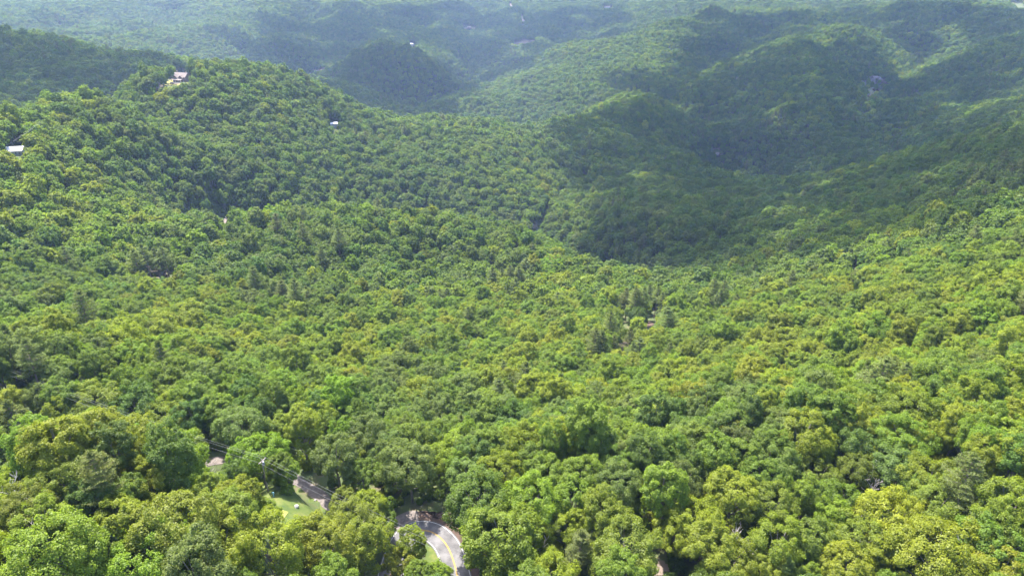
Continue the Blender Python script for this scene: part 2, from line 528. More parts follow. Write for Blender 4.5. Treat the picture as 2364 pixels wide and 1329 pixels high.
def ground_patch(name, poly, mat, lift=0.15, step=1.5, off=0.0, ragged=0.0):
    """a sheet over the land whose outline follows measured directions"""
    P = [hit(px, py, off)[:2] for px, py in poly]
    P = np.array(P)
    x0, y0 = P.min(0) - step
    x1, y1 = P.max(0) + step
    gx, gy = np.arange(x0, x1, step), np.arange(y0, y1, step)
    X, Y = np.meshgrid(gx, gy)
    xf, yf = X.ravel(), Y.ravel()
    if ragged:
        xr, yr = xf + ragged * vnoise(xf / (ragged * 2), yf / (ragged * 2), 71), yf + ragged * vnoise(xf / (ragged * 2) + 9, yf / (ragged * 2), 73)
    else:
        xr, yr = xf, yf
    ins = inside(xr, yr, P).reshape(X.shape)
    cell = ins[:-1, :-1] | ins[1:, :-1] | ins[:-1, 1:] | ins[1:, 1:]
    Z = (height(xf, yf) + lift).reshape(X.shape)
    idx = -np.ones(X.shape, int)
    V, F = [], []
    def vid(i, j):
        if idx[i, j] < 0:
            idx[i, j] = len(V)
            V.append((X[i, j], Y[i, j], Z[i, j]))
        return idx[i, j]
    for i, j in zip(*np.where(cell)):
        F.append((vid(i, j), vid(i, j + 1), vid(i + 1, j + 1), vid(i + 1, j)))
    o = mesh_obj(name, V, F, mat, smooth=True)
    return tag(o, kind='structure')

def inside(x, y, P):
    r = np.zeros(len(x), bool)
    n = len(P)
    for i in range(n):
        (ax, ay), (bx, by) = P[i], P[(i + 1) % n]
        c = ((ay > y) != (by > y)) & (x < (bx - ax) * (y - ay) / (by - ay + 1e-12) + ax)
        r ^= c
    return r

ground_patch('lawn', [(520, 1088), (560, 1085), (640, 1100), (700, 1128), (735, 1150), (765, 1180), (720, 1235), (640, 1250), (590, 1200), (560, 1140)], M['grass'], 0.09, 1.0, ragged=1.5)
ground_patch('lawn', [(975, 1252), (1000, 1262), (1014, 1282), (1018, 1310), (1000, 1345), (960, 1345), (945, 1300), (950, 1270)], M['grass'], 0.10, 1.0, ragged=0.8)
ground_patch('path', [(622, 1214), (640, 1196), (660, 1182), (664, 1185), (645, 1202), (630, 1218)], M['dry_grass'], 0.16, 0.7, ragged=0.9)
ground_patch('bare_ground', [(1512, 1290), (1536, 1290), (1540, 1318), (1510, 1320)], M['pale_dirt'], 0.2, 1.0, ragged=1.0)
ground_patch('lawn', [(362, 200), (380, 192), (408, 182), (440, 180), (436, 192), (405, 198)], M['dry_grass'], 0.3, 3.0)
ground_patch('bare_ground', [(366, 196), (372, 194), (372, 206), (366, 210)], M['pale_dirt'], 0.5, 3.0)
ground_patch('gravel_path', [(392, 193), (404, 190), (424, 189), (420, 193), (404, 195)], M['pale_dirt'], 0.45, 2.0)
ground_patch('bare_ground', [(1488, 742), (1504, 740), (1504, 754), (1490, 754)], M['dirt'], 0.3, 1.5, ragged=2)
ground_patch('bare_ground', [(1434, 790), (1450, 785), (1448, 812), (1436, 812)], M['dirt'], 0.3, 2.0, ragged=1.5)
ground_patch('dirt_path', [(1962, 640), (1969, 640), (1975, 690), (1966, 700)], M['pale_dirt'], 0.4, 2.0)
ground_patch('bare_ground', [(330, 622), (400, 612), (430, 622), (420, 648), (345, 655)], M['pale_dirt'], 0.3, 2.0, ragged=3)
ground_patch('dirt_path', [(1184, 97), (1212, 90), (1238, 92), (1228, 97), (1210, 101), (1186, 103)], M['pale_dirt'], 1.0, 5.0)
ground_patch('bare_ground', [(1070, 58), (1100, 60), (1098, 68), (1072, 68)], M['pale_dirt'], 1.0, 5.0)
ground_patch('bare_ground', [(1198, 32), (1210, 30), (1212, 50), (1202, 52)], M['pale_dirt'], 1.0, 5.0, ragged=6)
ground_patch('bare_ground', [(1174, 6), (1182, 4), (1184, 14), (1178, 16)], M['pale_dirt'], 1.0, 5.0, ragged=6)
ground_patch('road', [(1278, 82), (1300, 76), (1340, 66), (1362, 52), (1372, 47), (1366, 55), (1342, 71), (1302, 81), (1280, 86)], M['pale_dirt'], 1.0, 5.0)
ground_patch('road', [(722, 162), (740, 158), (752, 157), (750, 161), (735, 164)], M['pale_dirt'], 1.0, 4.0)
ground_patch('bare_ground', [(1650, 345), (1664, 345), (1664, 360), (1650, 362)], M['pale_dirt'], 0.6, 4.0)
ground_patch('bare_ground', [(1232, 516), (1240, 514), (1240, 526), (1230, 528)], M['pale_dirt'], 0.6, 2.0)

lk = [(lake_p[0] + 250 + 620 * math.cos(a) * (1 + .1 * math.sin(3 * a)), lake_p[1] + 280 + 560 * math.sin(a) * (1 + .1 * math.cos(2 * a)), LAKE_Z) for a in np.linspace(0, 2 * math.pi, 48, endpoint=False)]
lake = mesh_obj('lake', lk, [tuple(range(48))], M['water'])
tag(lake, kind='structure')

# ------------------------------------------------------------------ clouds overhead whose shadows lie on the valleys, some added to darken slopes
cm_, nt = new_mat('cloud')
cd_ = nd(nt, 'ShaderNodeBsdfDiffuse')
cd_.inputs[0].default_value = (0.9, 0.9, 0.92, 1)
ct_ = nd(nt, 'ShaderNodeBsdfTransparent')
cmx = nd(nt, 'ShaderNodeMixShader')
cmx.inputs[0].default_value = 0.5
nt.links.new(ct_.outputs[0], cmx.inputs[1])
nt.links.new(cd_.outputs[0], cmx.inputs[2])
co_ = nd(nt, 'ShaderNodeOutputMaterial')
nt.links.new(cmx.outputs[0], co_.inputs[0])
def cloud(label, poly, alt, lump, spacing, seed):
    """cumulus whose shade falls inside the given outline"""
    rg = random.Random(seed)
    P = np.array([(hit(q[0], q[1], CANOPY) if len(q) == 2 else world_at(*q))[:2] for q in poly])
    x0, y0 = P.min(0)
    x1, y1 = P.max(0)
    bm = bmesh.new()
    X, Y = np.meshgrid(np.arange(x0, x1, spacing), np.arange(y0, y1, spacing))
    xf, yf = X.ravel(), Y.ravel()
    ok = inside(xf, yf, P)
    xs, ys = xf[ok], yf[ok]
    zs = height(xs, ys)
    zm = float(np.median(zs))
    for x, y, z in zip(xs, ys, zs):
        if rg.random() < 0.10:
            continue
        t = (alt + CAM_Z - z) / SUN_DIR.z
        c = Vector((x + rg.uniform(-.4, .4) * spacing, y + rg.uniform(-.4, .4) * spacing, z)) + SUN_DIR * t
        rr = lump * rg.uniform(.7, 1.25)
        bmesh.ops.create_icosphere(bm, subdivisions=2, radius=rr, matrix=Matrix.Translation(c + Vector((0, 0, rg.uniform(0, lump * .6)))) @ Matrix.Diagonal((1, 1, .55, 1)))
    for v in bm.verts:
        v.co += Vector(mnoise.noise_vector(v.co / (lump * .7))) * lump * .25
    me = bpy.data.meshes.new('cloud')
    bm.to_mesh(me)
    bm.free()
    me.materials.append(cm_)
    o = bpy.data.objects.new('cloud', me)
    COL.objects.link(o)
    tag(o, label, kind='stuff')
CLOUDS = True
if CLOUDS:
    cloud('broad cumulus cloud over the shaded valley and spurs', [(1440, 618), (1580, 642), (1740, 628), (1900, 572), (2100, 522), (2420, 478), (2520, 300, 800), (2520, 110, 1700), (2364, 100, 1800), (2250, 110, 1780), (2120, 140, 1800), (2010, 95, 1960), (1900, 90, 1850),
          (1760, 180, 1650), (1650, 240, 1480), (1560, 250, 1400), (1450, 262, 1180), (1310, 300, 1090), (1290, 345, 990), (1365, 385, 870), (1315, 440, 760), (1315, 505, 670)], 650, 44, 50, 1)
    cloud('cumulus cloud over the ridge behind the big hill', [(-160, 66, 1270), (0, 88, 1285), (250, 134, 1270), (430, 148, 1230), (330, 200, 1020), (150, 240, 900), (0, 290, 800), (-160, 300, 800)], 700, 42, 50, 3)
    cloud('cumulus cloud over the valley behind the big hill', [(520, 150, 1120), (600, 125, 1500), (760, 130, 1900), (900, 125, 2020), (1050, 150, 1920), (1090, 200, 1620), (1060, 240, 1350), (960, 262, 1190), (840, 240, 1130), (700, 195, 1090)], 700, 52, 60, 4)
    cloud('unseen cloud added to darken the flank of the middle spur', [(1400, 215, 1500), (1470, 190, 1620), (1560, 120, 1880), (1640, 40, 2350), (1820, 25, 2380), (1900, 70, 1980), (1740, 150, 1720), (1620, 250, 1450), (1540, 235, 1420)], 700, 50, 64, 7)  # extra cloud out of view, put in to darken the spur's right side
    cloud('unseen cloud added to shade the top of the right ridge', [(1720, 12, 2550), (1950, 0, 2650), (2400, 0, 2450), (2450, 70, 1900), (2250, 85, 1880), (2080, 62, 2150), (1900, 40, 2200)], 800, 75, 105, 9)  # added overhead, out of frame, to dim the bright strip on this ridge
    cloud('cumulus cloud over the far valley', [(480, 70, 2250), (700, 30, 2650), (1000, 5, 3000), (1400, 5, 3150), (1560, 50, 2350), (1400, 75, 2150), (1280, 110, 2000), (1100, 130, 2000), (960, 110, 2150), (700, 130, 1950), (560, 115, 1950)], 800, 85, 118, 5)

# ------------------------------------------------------------------ buildings and other built things
class MB:
    def __init__(self):
        self.v, self.f = [], []
    def box(self, c, s):
        b = len(self.v)
        for dz in (-.5, .5):
            for dy in (-.5, .5):
                for dx in (-.5, .5):
                    self.v.append((c[0] + dx * s[0], c[1] + dy * s[1], c[2] + dz * s[2]))
        for q in ((0, 2, 3, 1), (4, 5, 7, 6), (0, 1, 5, 4), (2, 6, 7, 3), (0, 4, 6, 2), (1, 3, 7, 5)):
            self.f.append(tuple(b + k for k in q))
        return self
    def prism(self, prof, axis, a, b):
        """profile of (u, z) swept along x ('x') or y ('y') from a to b"""
        n, k = len(prof), len(self.v)
        for t in (a, b):
            for u, z in prof:
                self.v.append((t, u, z) if axis == 'x' else (u, t, z))
        self.f.append(tuple(k + i for i in range(n))[::-1])
        self.f.append(tuple(k + n + i for i in range(n)))
        for i in range(n):
            j = (i + 1) % n
            self.f.append((k + i, k + j, k + n + j, k + n + i))
        return self
    def tube(self, pts, rads, sides=8):
        tube(self.v, self.f, pts, rads, sides)
        return self
    def build(self, name, mat, parent=None):
        o = mesh_obj(name, self.v, self.f, mat, parent)
        bm = bmesh.new()
        bm.from_mesh(o.data)
        bmesh.ops.recalc_face_normals(bm, faces=bm.faces)
        bm.to_mesh(o.data)
        bm.free()
        return o

def tube(verts, faces, pts, rads, sides=6):
    """tapered tube through the points"""
    base = len(verts)
    for i, (p, r) in enumerate(zip(pts, rads)):
        a = Vector(pts[min(i + 1, len(pts) - 1)]) - Vector(pts[max(i - 1, 0)])
        q = a.to_track_quat('Z', 'Y') if a.length > 1e-6 else Vector((0, 0, 1)).to_track_quat('Z', 'Y')
        for k in range(sides):
            w = 2 * math.pi * k / sides
            verts.append(tuple(Vector(p) + q @ Vector((math.cos(w) * r, math.sin(w) * r, 0))))
    for i in range(len(pts) - 1):
        for k in range(sides):
            a, b = base + i * sides + k, base + i * sides + (k + 1) % sides
            faces.append((a, b, b + sides, a + sides))
    faces.append(tuple(base + k for k in range(sides))[::-1])
    faces.append(tuple(base + (len(pts) - 1) * sides + k for k in range(sides)))

def gable(m, x0, x1, y0, y1, z, rise, over=0.5, th=0.22, axis='x'):
    """gable roof slab over the rectangle; the ridge runs along axis"""
    if axis == 'x':
        c, h = (y0 + y1) / 2, (y1 - y0) / 2 + over
        k = rise / ((y1 - y0) / 2)
        a, b = x0 - over, x1 + over
    else:
        c, h = (x0 + x1) / 2, (x1 - x0) / 2 + over
        k = rise / ((x1 - x0) / 2)
        a, b = y0 - over, y1 + over
    e = z - k * over
    m.prism([(c - h, e), (c, z + rise), (c + h, e), (c + h, e + th), (c, z + rise + th * 1.2), (c - h, e + th)], axis, a, b)

def window(parent, c, w, h, face):
    """face: 'y-' front, 'y+' back, 'x-' / 'x+' gable ends"""
    sx, sy = (w, 0.14) if face[0] == 'y' else (0.14, w)
    f = MB().box(c, (sx, sy, h)).build('window', M['trim'], parent)
    d = 0.05 * (1 if face[1] == '+' else -1)
    p = (c[0], c[1] + d, c[2]) if face[0] == 'y' else (c[0] + d, c[1], c[2])
    MB().box(p, ((w * .82, 0.1, h * .82) if face[0] == 'y' else (0.1, w * .82, h * .82))).build('pane', M['glass'], f)
    return f

def simple_house(name, label, cat, loc, rz, L, Wd, H, rise, wall, roof, chimney=None, wins=2, group=None):
    e = empty(name, loc, rz)
    tag(e, label, cat, group)
    m = MB().box((0, 0, H / 2 - 0.6), (L, Wd, H + 1.2))
    m.prism([(-Wd / 2, H), (0, H + rise), (Wd / 2, H)], 'x', -L / 2, L / 2)
    m.build('wall', wall, e)
    m = MB()
    gable(m, -L / 2, L / 2, -Wd / 2, Wd / 2, H + 0.03, rise)
    rf = m.build('roof', roof, e)
    for i in range(wins):
        window(e, (-L / 2 + (i + .7) * L / (wins + .9), -Wd / 2 - .03, H * .55), 1.1, 1.3, 'y-')
    d = MB().box((L * .36, -Wd / 2 - .03, 1.05), (1.0, 0.14, 2.1)).build('door', M['brick'], e)
    MB().box((L * .36 + .35, -Wd / 2 - .13, 1.05), (.1, .06, .1)).build('handle', M['metal'], d)
    if chimney:
        cx, cmat = chimney
        ch = MB().box((cx, 0.3, H + rise + .2), (1.0, 0.9, 3.0)).build('chimney', M[cmat], rf)
    return e

# the house on the hilltop
hx_, hy_, hz_ = SITE['hill_house']
hh_ = empty('hill_house', (hx_, hy_, hz_), math.radians(-16))
tag(hh_, 'large tan house with pale hipped and gabled roof on the hilltop lawn', 'house')
m = MB().box((0, 0, 2.6), (16.5, 10, 6.4))
m.prism([(-5, 5.8), (0, 9.6), (5, 5.8)], 'x', -8.25, 8.25)
m.box((-4.2, -5.6, 2.2), (6.4, 3.2, 5.6))
m.prism([(-7.4, 5.0), (-4.2, 8.2), (-1.0, 5.0)], 'y', -7.2, -1)
m.box((3.2, -5.2, 2.2), (5.2, 2.4, 5.6))
m.prism([(.6, 5.0), (3.2, 7.4), (5.8, 5.0)], 'y', -6.4, -1)
m.build('wall', M['wall_tan'], hh_)
m = MB()
gable(m, -8.25, 8.25, -5, 5, 5.85, 3.8, 0.6)
rf_ = m.build('roof', M['roof_tan'], hh_)
for x0, x1, y0, rise in ((-7.4, -1.0, -7.2, 3.2), (.6, 5.8, -6.4, 2.4)):
    m = MB()
    gable(m, x0, x1, y0, -.8, 5.06, rise, 0.5, axis='y')
    m.build('roof_gable', M['roof_tan'], hh_)
MB().box((-6.4, 1.5, 9.6), (1.3, 1.1, 3.4)).build('chimney', M['brick'], rf_)
MB().box((5.9, 1.0, 9.2), (1.1, 1.0, 3.0)).build('chimney', M['brick'], rf_)
m = MB().prism([(-10.2, 2.9), (-7.0, 4.1), (-7.0, 4.3), (-10.2, 3.1)], 'x', -8.0, 6.2)
m.build('porch_roof', M['roof_tan'], hh_)
for px_ in (-7.6, -4.4, -1.2, 2.0, 5.6):
    MB().box((px_, -9.9, 1.2), (.3, .3, 3.5)).build('porch_post', M['trim'], hh_)
MB().box((-.9, -8.6, -.35), (14.2, 3.2, .5)).build('porch_deck', M['brick'], hh_)
for wx, wy, wz in ((-5.6, -7.25, 3.9), (-2.8, -7.25, 3.9), (2.2, -6.45, 3.7), (4.2, -6.45, 3.7), (-6.0, -7.25, 1.3), (3.2, -6.45, 1.3)):
    window(hh_, (wx, wy, wz), 1.3, 1.6, 'y-')
for wy in (-2.4, 1.8):
    window(hh_, (-8.3, wy, 3.6), 1.3, 1.6, 'x-')
d_ = MB().box((-3.9, -7.25, 1.05), (1.2, .14, 2.3)).build('door', M['brick'], hh_)
MB().box((-3.5, -7.36, 1.0), (.1, .08, .12)).build('handle', M['metal'], d_)
rw = MB()
for i in range(9):
    rw.box((-6 + i * 1.9, 0, 0.1 + .15 * (i % 2)), (1.85, .8, 1.7 + .2 * (i % 3)))
rwp = hit(406, 193, 0)
ro = rw.build('retaining_wall', M['boulder'], None)
ro.location = (rwp[0] + 2, rwp[1], h1(rwp[0] + 2, rwp[1]))
tag(ro, 'pale stone retaining wall below the hilltop house', 'wall')

def parked_car(loc, rz, label):
    e = empty('parked_car', loc, rz)
    tag(e, label, 'car')
    m = MB().prism([(-2.2, .45), (-2.25, .95), (-1.75, 1.05), (-1.3, 1.5), (.55, 1.52), (1.15, 1.05), (2.1, .92), (2.25, .5)], 'y', -.88, .88)
    m.build('body', M['car'], e)
    MB().prism([(-1.62, 1.07), (-1.24, 1.45), (.5, 1.47), (1.0, 1.07)], 'y', -.9, .9).build('window', M['glass'], e)
    for x in (-1.35, 1.4):
        for y in (-.8, .8):
            w = MB().tube([(x, y - .12, .34), (x, y + .12, .34)], [.34, .34], 12).build('wheel', M['tyre'], e)
            MB().tube([(x, y - .14, .34), (x, y + .14, .34)], [.18, .18], 8).build('rim', M['metal'], w)
    return e
pc = hit(397, 194.5, 0)
parked_car((pc[0], pc[1], h1(pc[0], pc[1]) + .5), math.radians(8), 'dark car parked on the pale drive below the hilltop house')

simple_house('metal_roofed_house', 'long low house with white metal roof at the left edge', 'house', SITE['white_roof'], math.radians(10), 12.5, 8, 3.2, 1.9, M['wall_white'], M['roof_white'], chimney=(-6.2, 'brick'), wins=3)
simple_house('small_house', 'brown-roofed house with white chimney among trees on the near spur', 'house', SITE['chimney_house'], math.radians(-8), 10, 8, 4.4, 2.4, M['wall_tan'], M['roof_brown'], chimney=(4.0, 'wall_white'), wins=2)
simple_house('small_house', 'pale house behind the tall pines above bare earth', 'house', SITE['pine_house'], math.radians(12), 13, 8, 3.4, 2.0, M['wall_white'], M['roof_tan'], wins=3)
simple_house('small_house', 'grey-roofed house half hidden by trees near the tall pines', 'house', SITE['pine_house_b'], math.radians(-5), 12, 8, 3.6, 2.2, M['wall_white'], M['roof_brown'], wins=3)
simple_house('shed', 'small white-roofed shed amid forest on the big hillside', 'shed', SITE['slope_shed'], math.radians(20), 9, 5, 4.0, 1.2, M['wall_white'], M['roof_white'], wins=1)
simple_house('small_house', 'tiny white house alone on the far forest slope', 'house', SITE['far_white_house'], math.radians(-20), 12, 9, 6, 2.6, M['wall_white'], M['roof_white'], wins=2)
simple_house('small_house', 'tan house standing in the far bare clearing', 'house', SITE['far_clearing'], math.radians(10), 16, 9, 6, 3.0, M['wall_tan'], M['roof_tan'], wins=3)
simple_house('shed', 'tiny pale shed on bare ground in the valley below the knoll', 'shed', SITE['valley_shed'], 0, 6, 5, 3, 1.5, M['wall_white'], M['roof_tan'], wins=1)
simple_house('barn', 'long pale barn near the top edge beside the far road', 'barn', SITE['far_barn'], math.radians(5), 26, 11, 6, 2.6, M['wall_white'], M['roof_tan'], wins=3)

# rock face in the side valley
def rock_face(name, label, px, py, w, h, d, seed, mat):
    p = hit(px, py, 2.0)
    bm = bmesh.new()
    bmesh.ops.create_icosphere(bm, subdivisions=4, radius=1.0)
    for v in bm.verts:
        q = v.co.copy()
        v.co = Vector((q.x * w / 2, q.y * d / 2, q.z * h / 2))
        n1 = mnoise.noise(Vector((v.co.x / 6 + seed, v.co.y / 6, v.co.z / 18)))
        cell = mnoise.cell(Vector((v.co.x / 5 + seed, v.co.y / 9, v.co.z / 8)))
        v.co += Vector((0, -1, 0)) * (n1 * 5 + cell * 3) + Vector((n1 * 2, 0, cell * 2))
    o = bpy.data.objects.new(name, bpy.data.meshes.new(name))
    bm.to_mesh(o.data)
    bm.free()
    o.data.materials.append(mat)
    o.location = (p[0], p[1], h1(p[0], p[1]) + h * .12)
    COL.objects.link(o)
    tag(o, label, 'rock')
rock_face('rock_face', 'grey streaked rock face high in the side valley', 2012, 190, 62, 26, 16, 3, M['rock'])
rock_face('rock_face', 'pale rock ledge just right of the grey rock face', 2040, 190, 20, 14, 14, 8, M['pale_dirt'])
rock_face('rock_face', 'reddish rock ledge below the grey rock face', 2022, 211, 22, 14, 14, 5, M['dirt'])
rock_face('rock_face', 'lowest pale rock at the foot of the grey rock face', 2006, 223, 14, 10, 12, 6, M['pale_dirt'])

# boulders on the lawn and a blue marker
def boulder(px, py, r, seed, label):
    p = hit(px, py, 0)
    bm = bmesh.new()
    bmesh.ops.create_icosphere(bm, subdivisions=3, radius=r)
    for v in bm.verts:
        v.co *= 1 + .35 * mnoise.noise(v.co / r * 1.3 + Vector((seed, 0, 0)))
        v.co.z *= .75
    me = bpy.data.meshes.new('boulder')
    bm.to_mesh(me)
    bm.free()
    me.materials.append(M['boulder'])
    o = bpy.data.objects.new('boulder', me)
    o.location = (p[0], p[1], p[2] + r * .4)
    COL.objects.link(o)
    tag(o, label, 'boulder')
boulder(684, 1170, 0.55, 1, 'larger pale boulder in the middle of the sunny lawn')
boulder(728, 1155, 0.36, 5, 'smaller pale boulder at the lawn edge by the drive')
p = hit(632, 1146, 0)
mk = empty('marker_post', (p[0], p[1], p[2]))
tag(mk, 'pale blue marker post standing in grass near the utility pole', 'post')
MB().tube([(0, 0, -.3), (0, 0, 1.1)], [.12, .12], 8).build('post', M['blue'], mk)
MB().box((0, 0, 1.25), (.5, .18, .45)).build('plate', M['blue'], mk)

# utility poles and wires
def utility_pole(x, y, rz, label, h=10.5, transformer=True):
    z = h1(x, y)
    e = empty('utility_pole', (x, y, z), rz)
    tag(e, label, 'utility pole')
    MB().tube([(0, 0, -1.2), (0, 0, h)], [.17, .11], 10).build('pole', M['pole'], e)
    a = MB().box((0, -.16, h - .55), (2.5, .14, .16)).build('crossarm', M['pole'], e)
    for x_ in (-1.1, 0.0, 1.1):
        zz = h + .02 if x_ == 0.0 else h - .45
        MB().tube([(x_, -.16 if x_ else 0, zz), (x_, -.16 if x_ else 0, zz + .22)], [.06, .04], 6).build('insulator', M['metal'], a)
    if transformer:
        t = MB().tube([(.42, .1, h - 2.3), (.42, .1, h - 1.2)], [.27, .27], 12).build('transformer', M['metal'], e)
        MB().tube([(.42, .1, h - 1.2), (.42, .1, h - .95)], [.06, .04], 6).build('bushing', M['metal'], t)
    return e, Vector((x, y, z)), rz, h
def arm_point(pl, k):
    e, b, rz, h = pl
    x_ = (-1.1, 0, 1.1)[k]
    y_ = -.16 if x_ else 0
    zz = h + .24 if x_ == 0 else h - .23
    return b + Vector((x_ * math.cos(rz) - y_ * math.sin(rz), x_ * math.sin(rz) + y_ * math.cos(rz), zz))
def wire(a, b, sag, label, r=0.014):
    pts = []
    for i in range(25):
        t = i / 24
        p = a.lerp(b, t)
        pts.append((p.x, p.y, p.z - sag * 4 * t * (1 - t)))
    o = MB().tube(pts, [r] * 25, 5).build('wire', M['wire'])
    tag(o, label, 'wire', 'power lines of the roadside pole line')
g0 = hit(619, 1134, 0)
line_dir = math.radians(-24)
pole_mid = utility_pole(g0[0], g0[1], line_dir + math.radians(90), 'grey utility pole with crossarm and transformer above the lawn')
q1 = on_plane(30, 955, -3)
pole_far = utility_pole(q1[0], q1[1], line_dir + math.radians(90), 'utility pole hidden in the wood at the far end of the line', transformer=False)
q2 = on_plane(1215, 1400, 2)
pole_near = utility_pole(q2[0], q2[1], line_dir + math.radians(90), 'utility pole beyond the road bend in the near trees', transformer=False)
for k_, w_ in enumerate(('lower side', 'top', 'upper side')):
    wire(arm_point(pole_mid, k_), arm_point(pole_far, k_), 1.6, f'{w_} wire running from the pole into the far wood')
    wire(arm_point(pole_mid, k_), arm_point(pole_near, k_), 1.4, f'{w_} wire running from the pole over the road bend')
sx_, sy_, sz_ = SITE['white_roof']
for k_ in range(2):
    wire(Vector((sx_ - 6 + k_ * .8, sy_, sz_ + 5.4)), Vector((sx_ + 5 + k_ * 1.5, sy_ + 28, sz_ + 16)), .4, ('outer' if k_ else 'inner') + ' service wire rising from the white-roofed house', 0.04)
# ------------------------------------------------------------------ trees: prototypes
def rotmats(nrm, spin):
    """frames whose third axis is nrm"""
    a = np.where(np.abs(nrm[:, 2:3]) < 0.9, np.array([[0, 0, 1.0]]), np.array([[1.0, 0, 0]]))
    t = np.cross(a, nrm)
    t /= np.linalg.norm(t, axis=1)[:, None]
    b = np.cross(nrm, t)
    c, s = np.cos(spin)[:, None], np.sin(spin)[:, None]
    return t * c + b * s, b * c - t * s

def leaf_arrays(rng, pos, nrm, size, aspect=0.75):
    n = len(pos)
    t, b = rotmats(nrm, rng.uniform(0, 2 * np.pi, n))
    sz = size * rng.uniform(0.65, 1.3, n)[:, None]
    sw = sz * aspect
    fold = nrm * sz * 0.18
    v = np.stack([pos - t * sz * .5 - fold, pos + b * sw * .5, pos + t * sz * .5 - fold, pos - b * sw * .5], 1)
    return v.reshape(-1, 3)

def unit(v):
    return v / np.maximum(np.linalg.norm(v, axis=1), 1e-9)[:, None]

def dirs(rng, n):
    return unit(rng.normal(size=(n, 3)))

FORMS = {   # radius, crown height, crown base, lobe count, lobe radius, shape exponent (dome width near the top), wobble
    'dome':   dict(r=5.9, h=9.5, base=7.5, lobes=88, lr=(0.75, 1.45), top=0.55, wob=0.22),
    'tall':   dict(r=4.6, h=13.5, base=8.0, lobes=90, lr=(0.65, 1.25), top=0.75, wob=0.24),
    'broken': dict(r=5.6, h=10.5, base=7.0, lobes=66, lr=(0.7, 1.5), top=0.6, wob=0.42),
    'round':  dict(r=4.9, h=8.8, base=7.0, lobes=80, lr=(0.65, 1.2), top=0.5, wob=0.15),
    'flat':   dict(r=6.6, h=7.5, base=8.0, lobes=96, lr=(0.7, 1.4), top=0.45, wob=0.28),
}

def crown_points(form, seed, nleaf):
    rng = np.random.default_rng(seed)
    F = FORMS[form]
    # lobes over the dome; a few heads stand proud
    k = F['lobes']
    i = np.arange(k) + 0.5
    cz = 1 - 1.55 * i / k                     # 1 .. -0.55
    th = i * 2.39996 + rng.uniform(0, 6.28)
    th += rng.normal(0, 0.25, k)
    cz = np.clip(cz + rng.normal(0, 0.06, k), -0.6, 1)
    rad = np.sqrt(np.maximum(0, 1 - np.abs(cz) ** (2.0 / F['top'] * 0.75)))
    wob = 1 + F['wob'] * (np.sin(th * 2 + seed) * 0.5 + rng.normal(0, 0.55, k))
    wob = np.clip(wob, 0.55, 1.35)
    zc = F['base'] + F['h'] * 0.42
    C = np.stack([np.cos(th) * rad * F['r'] * 0.84 * wob, np.sin(th) * rad * F['r'] * 0.84 * wob,
                  zc + np.where(cz > 0, cz * F['h'] * 0.52, cz * F['h'] * 0.55) * np.clip(wob, 0.7, 1.2)], 1)
    R = rng.uniform(*F['lr'], k) * (1 - 0.25 * (cz > 0.75)) * np.exp(rng.normal(0, 0.16, k))
    # second order tufts on the lobes
    m = 3
    T = np.repeat(C, m, 0) + dirs(rng, k * m) * np.repeat(R, m)[:, None] * 0.95 + np.array([0, 0, 0.25])
    TR = np.repeat(R, m) * rng.uniform(0.35, 0.6, k * m)
    C = np.concatenate([C, T]); R = np.concatenate([R, TR])
    w = R ** 2
    pick = rng.choice(len(C), nleaf, p=w / w.sum())
    d = dirs(rng, nleaf)
    cc = C[pick]
    out = unit(cc - np.array([0, 0, zc - 1.5]))
    flip = (np.sum(d * (out + np.array([0, 0, 0.5])), 1) < -0.25)
    d[flip] *= -1
    rr = R[pick] * np.where(rng.uniform(0, 1, nleaf) < 0.16, rng.uniform(1.0, 1.42, nleaf), rng.uniform(0.80, 1.08, nleaf))
    pos = cc + d * rr[:, None] * np.array([1, 1, 0.85])
    nrm = unit(d * 0.75 + out * 0.30 + np.array([0, 0, 0.45]) + rng.normal(size=(nleaf, 3)) * 0.42)
    lobevar = rng.uniform(0, 1, len(C))
    var = np.clip(0.38 * lobevar[pick] + 0.62 * rng.uniform(0, 1, nleaf), 0, 1)
    return pos, nrm, var, C[:k], F, zc

def pine_points(seed, nleaf, h=22.0, r=4.2, base=9.0):
    rng = np.random.default_rng(seed)
    P, N, V, B = [], [], [], []
    nw = 11
    for i in range(nw):
        z = base + (h - base) * (i / (nw - 0.6)) ** 0.9
        rr = r * (1 - ((z - base) / (h - base)) ** 2.0 * 0.80) * rng.uniform(0.75, 1.1)
        nb = rng.integers(4, 7)
        a0 = rng.uniform(0, 6.28)
        for j in range(nb):
            a = a0 + j * 6.28 / nb + rng.normal(0, 0.25)
            ln = rr * rng.uniform(0.6, 1.15)
            B.append((z, a, ln))
            n = int(nleaf * ln / (nw * 5.2 * r * 0.62))
            t = rng.beta(2.2, 1.3, n)
            side = rng.normal(0, 0.20, n) * ln * (0.35 + t * 0.7)
            x = np.cos(a) * t * ln - np.sin(a) * side
            y = np.sin(a) * t * ln + np.cos(a) * side
            zz = z + 0.22 * ln * t ** 1.6 + rng.normal(0, 0.16, n) - np.abs(side) * 0.15
            P.append(np.stack([x, y, zz], 1))
            nn = np.stack([np.cos(a) * 0.2 + rng.normal(0, .45, n), np.sin(a) * 0.2 + rng.normal(0, .45, n), np.ones(n)], 1)
            N.append(unit(nn))
            V.append(np.clip(rng.uniform(0, 1, n) * 0.7 + rng.uniform(0, .3), 0, 1))
    n = nleaf // 25
    t = rng.uniform(0, 1, n)
    P.append(np.stack([rng.normal(0, .3, n), rng.normal(0, .3, n), h - 1.8 + t * 2.0], 1)); N.append(dirs(rng, n)); V.append(rng.uniform(0, 1, n))
    return np.concatenate(P), np.concatenate(N), np.concatenate(V), B

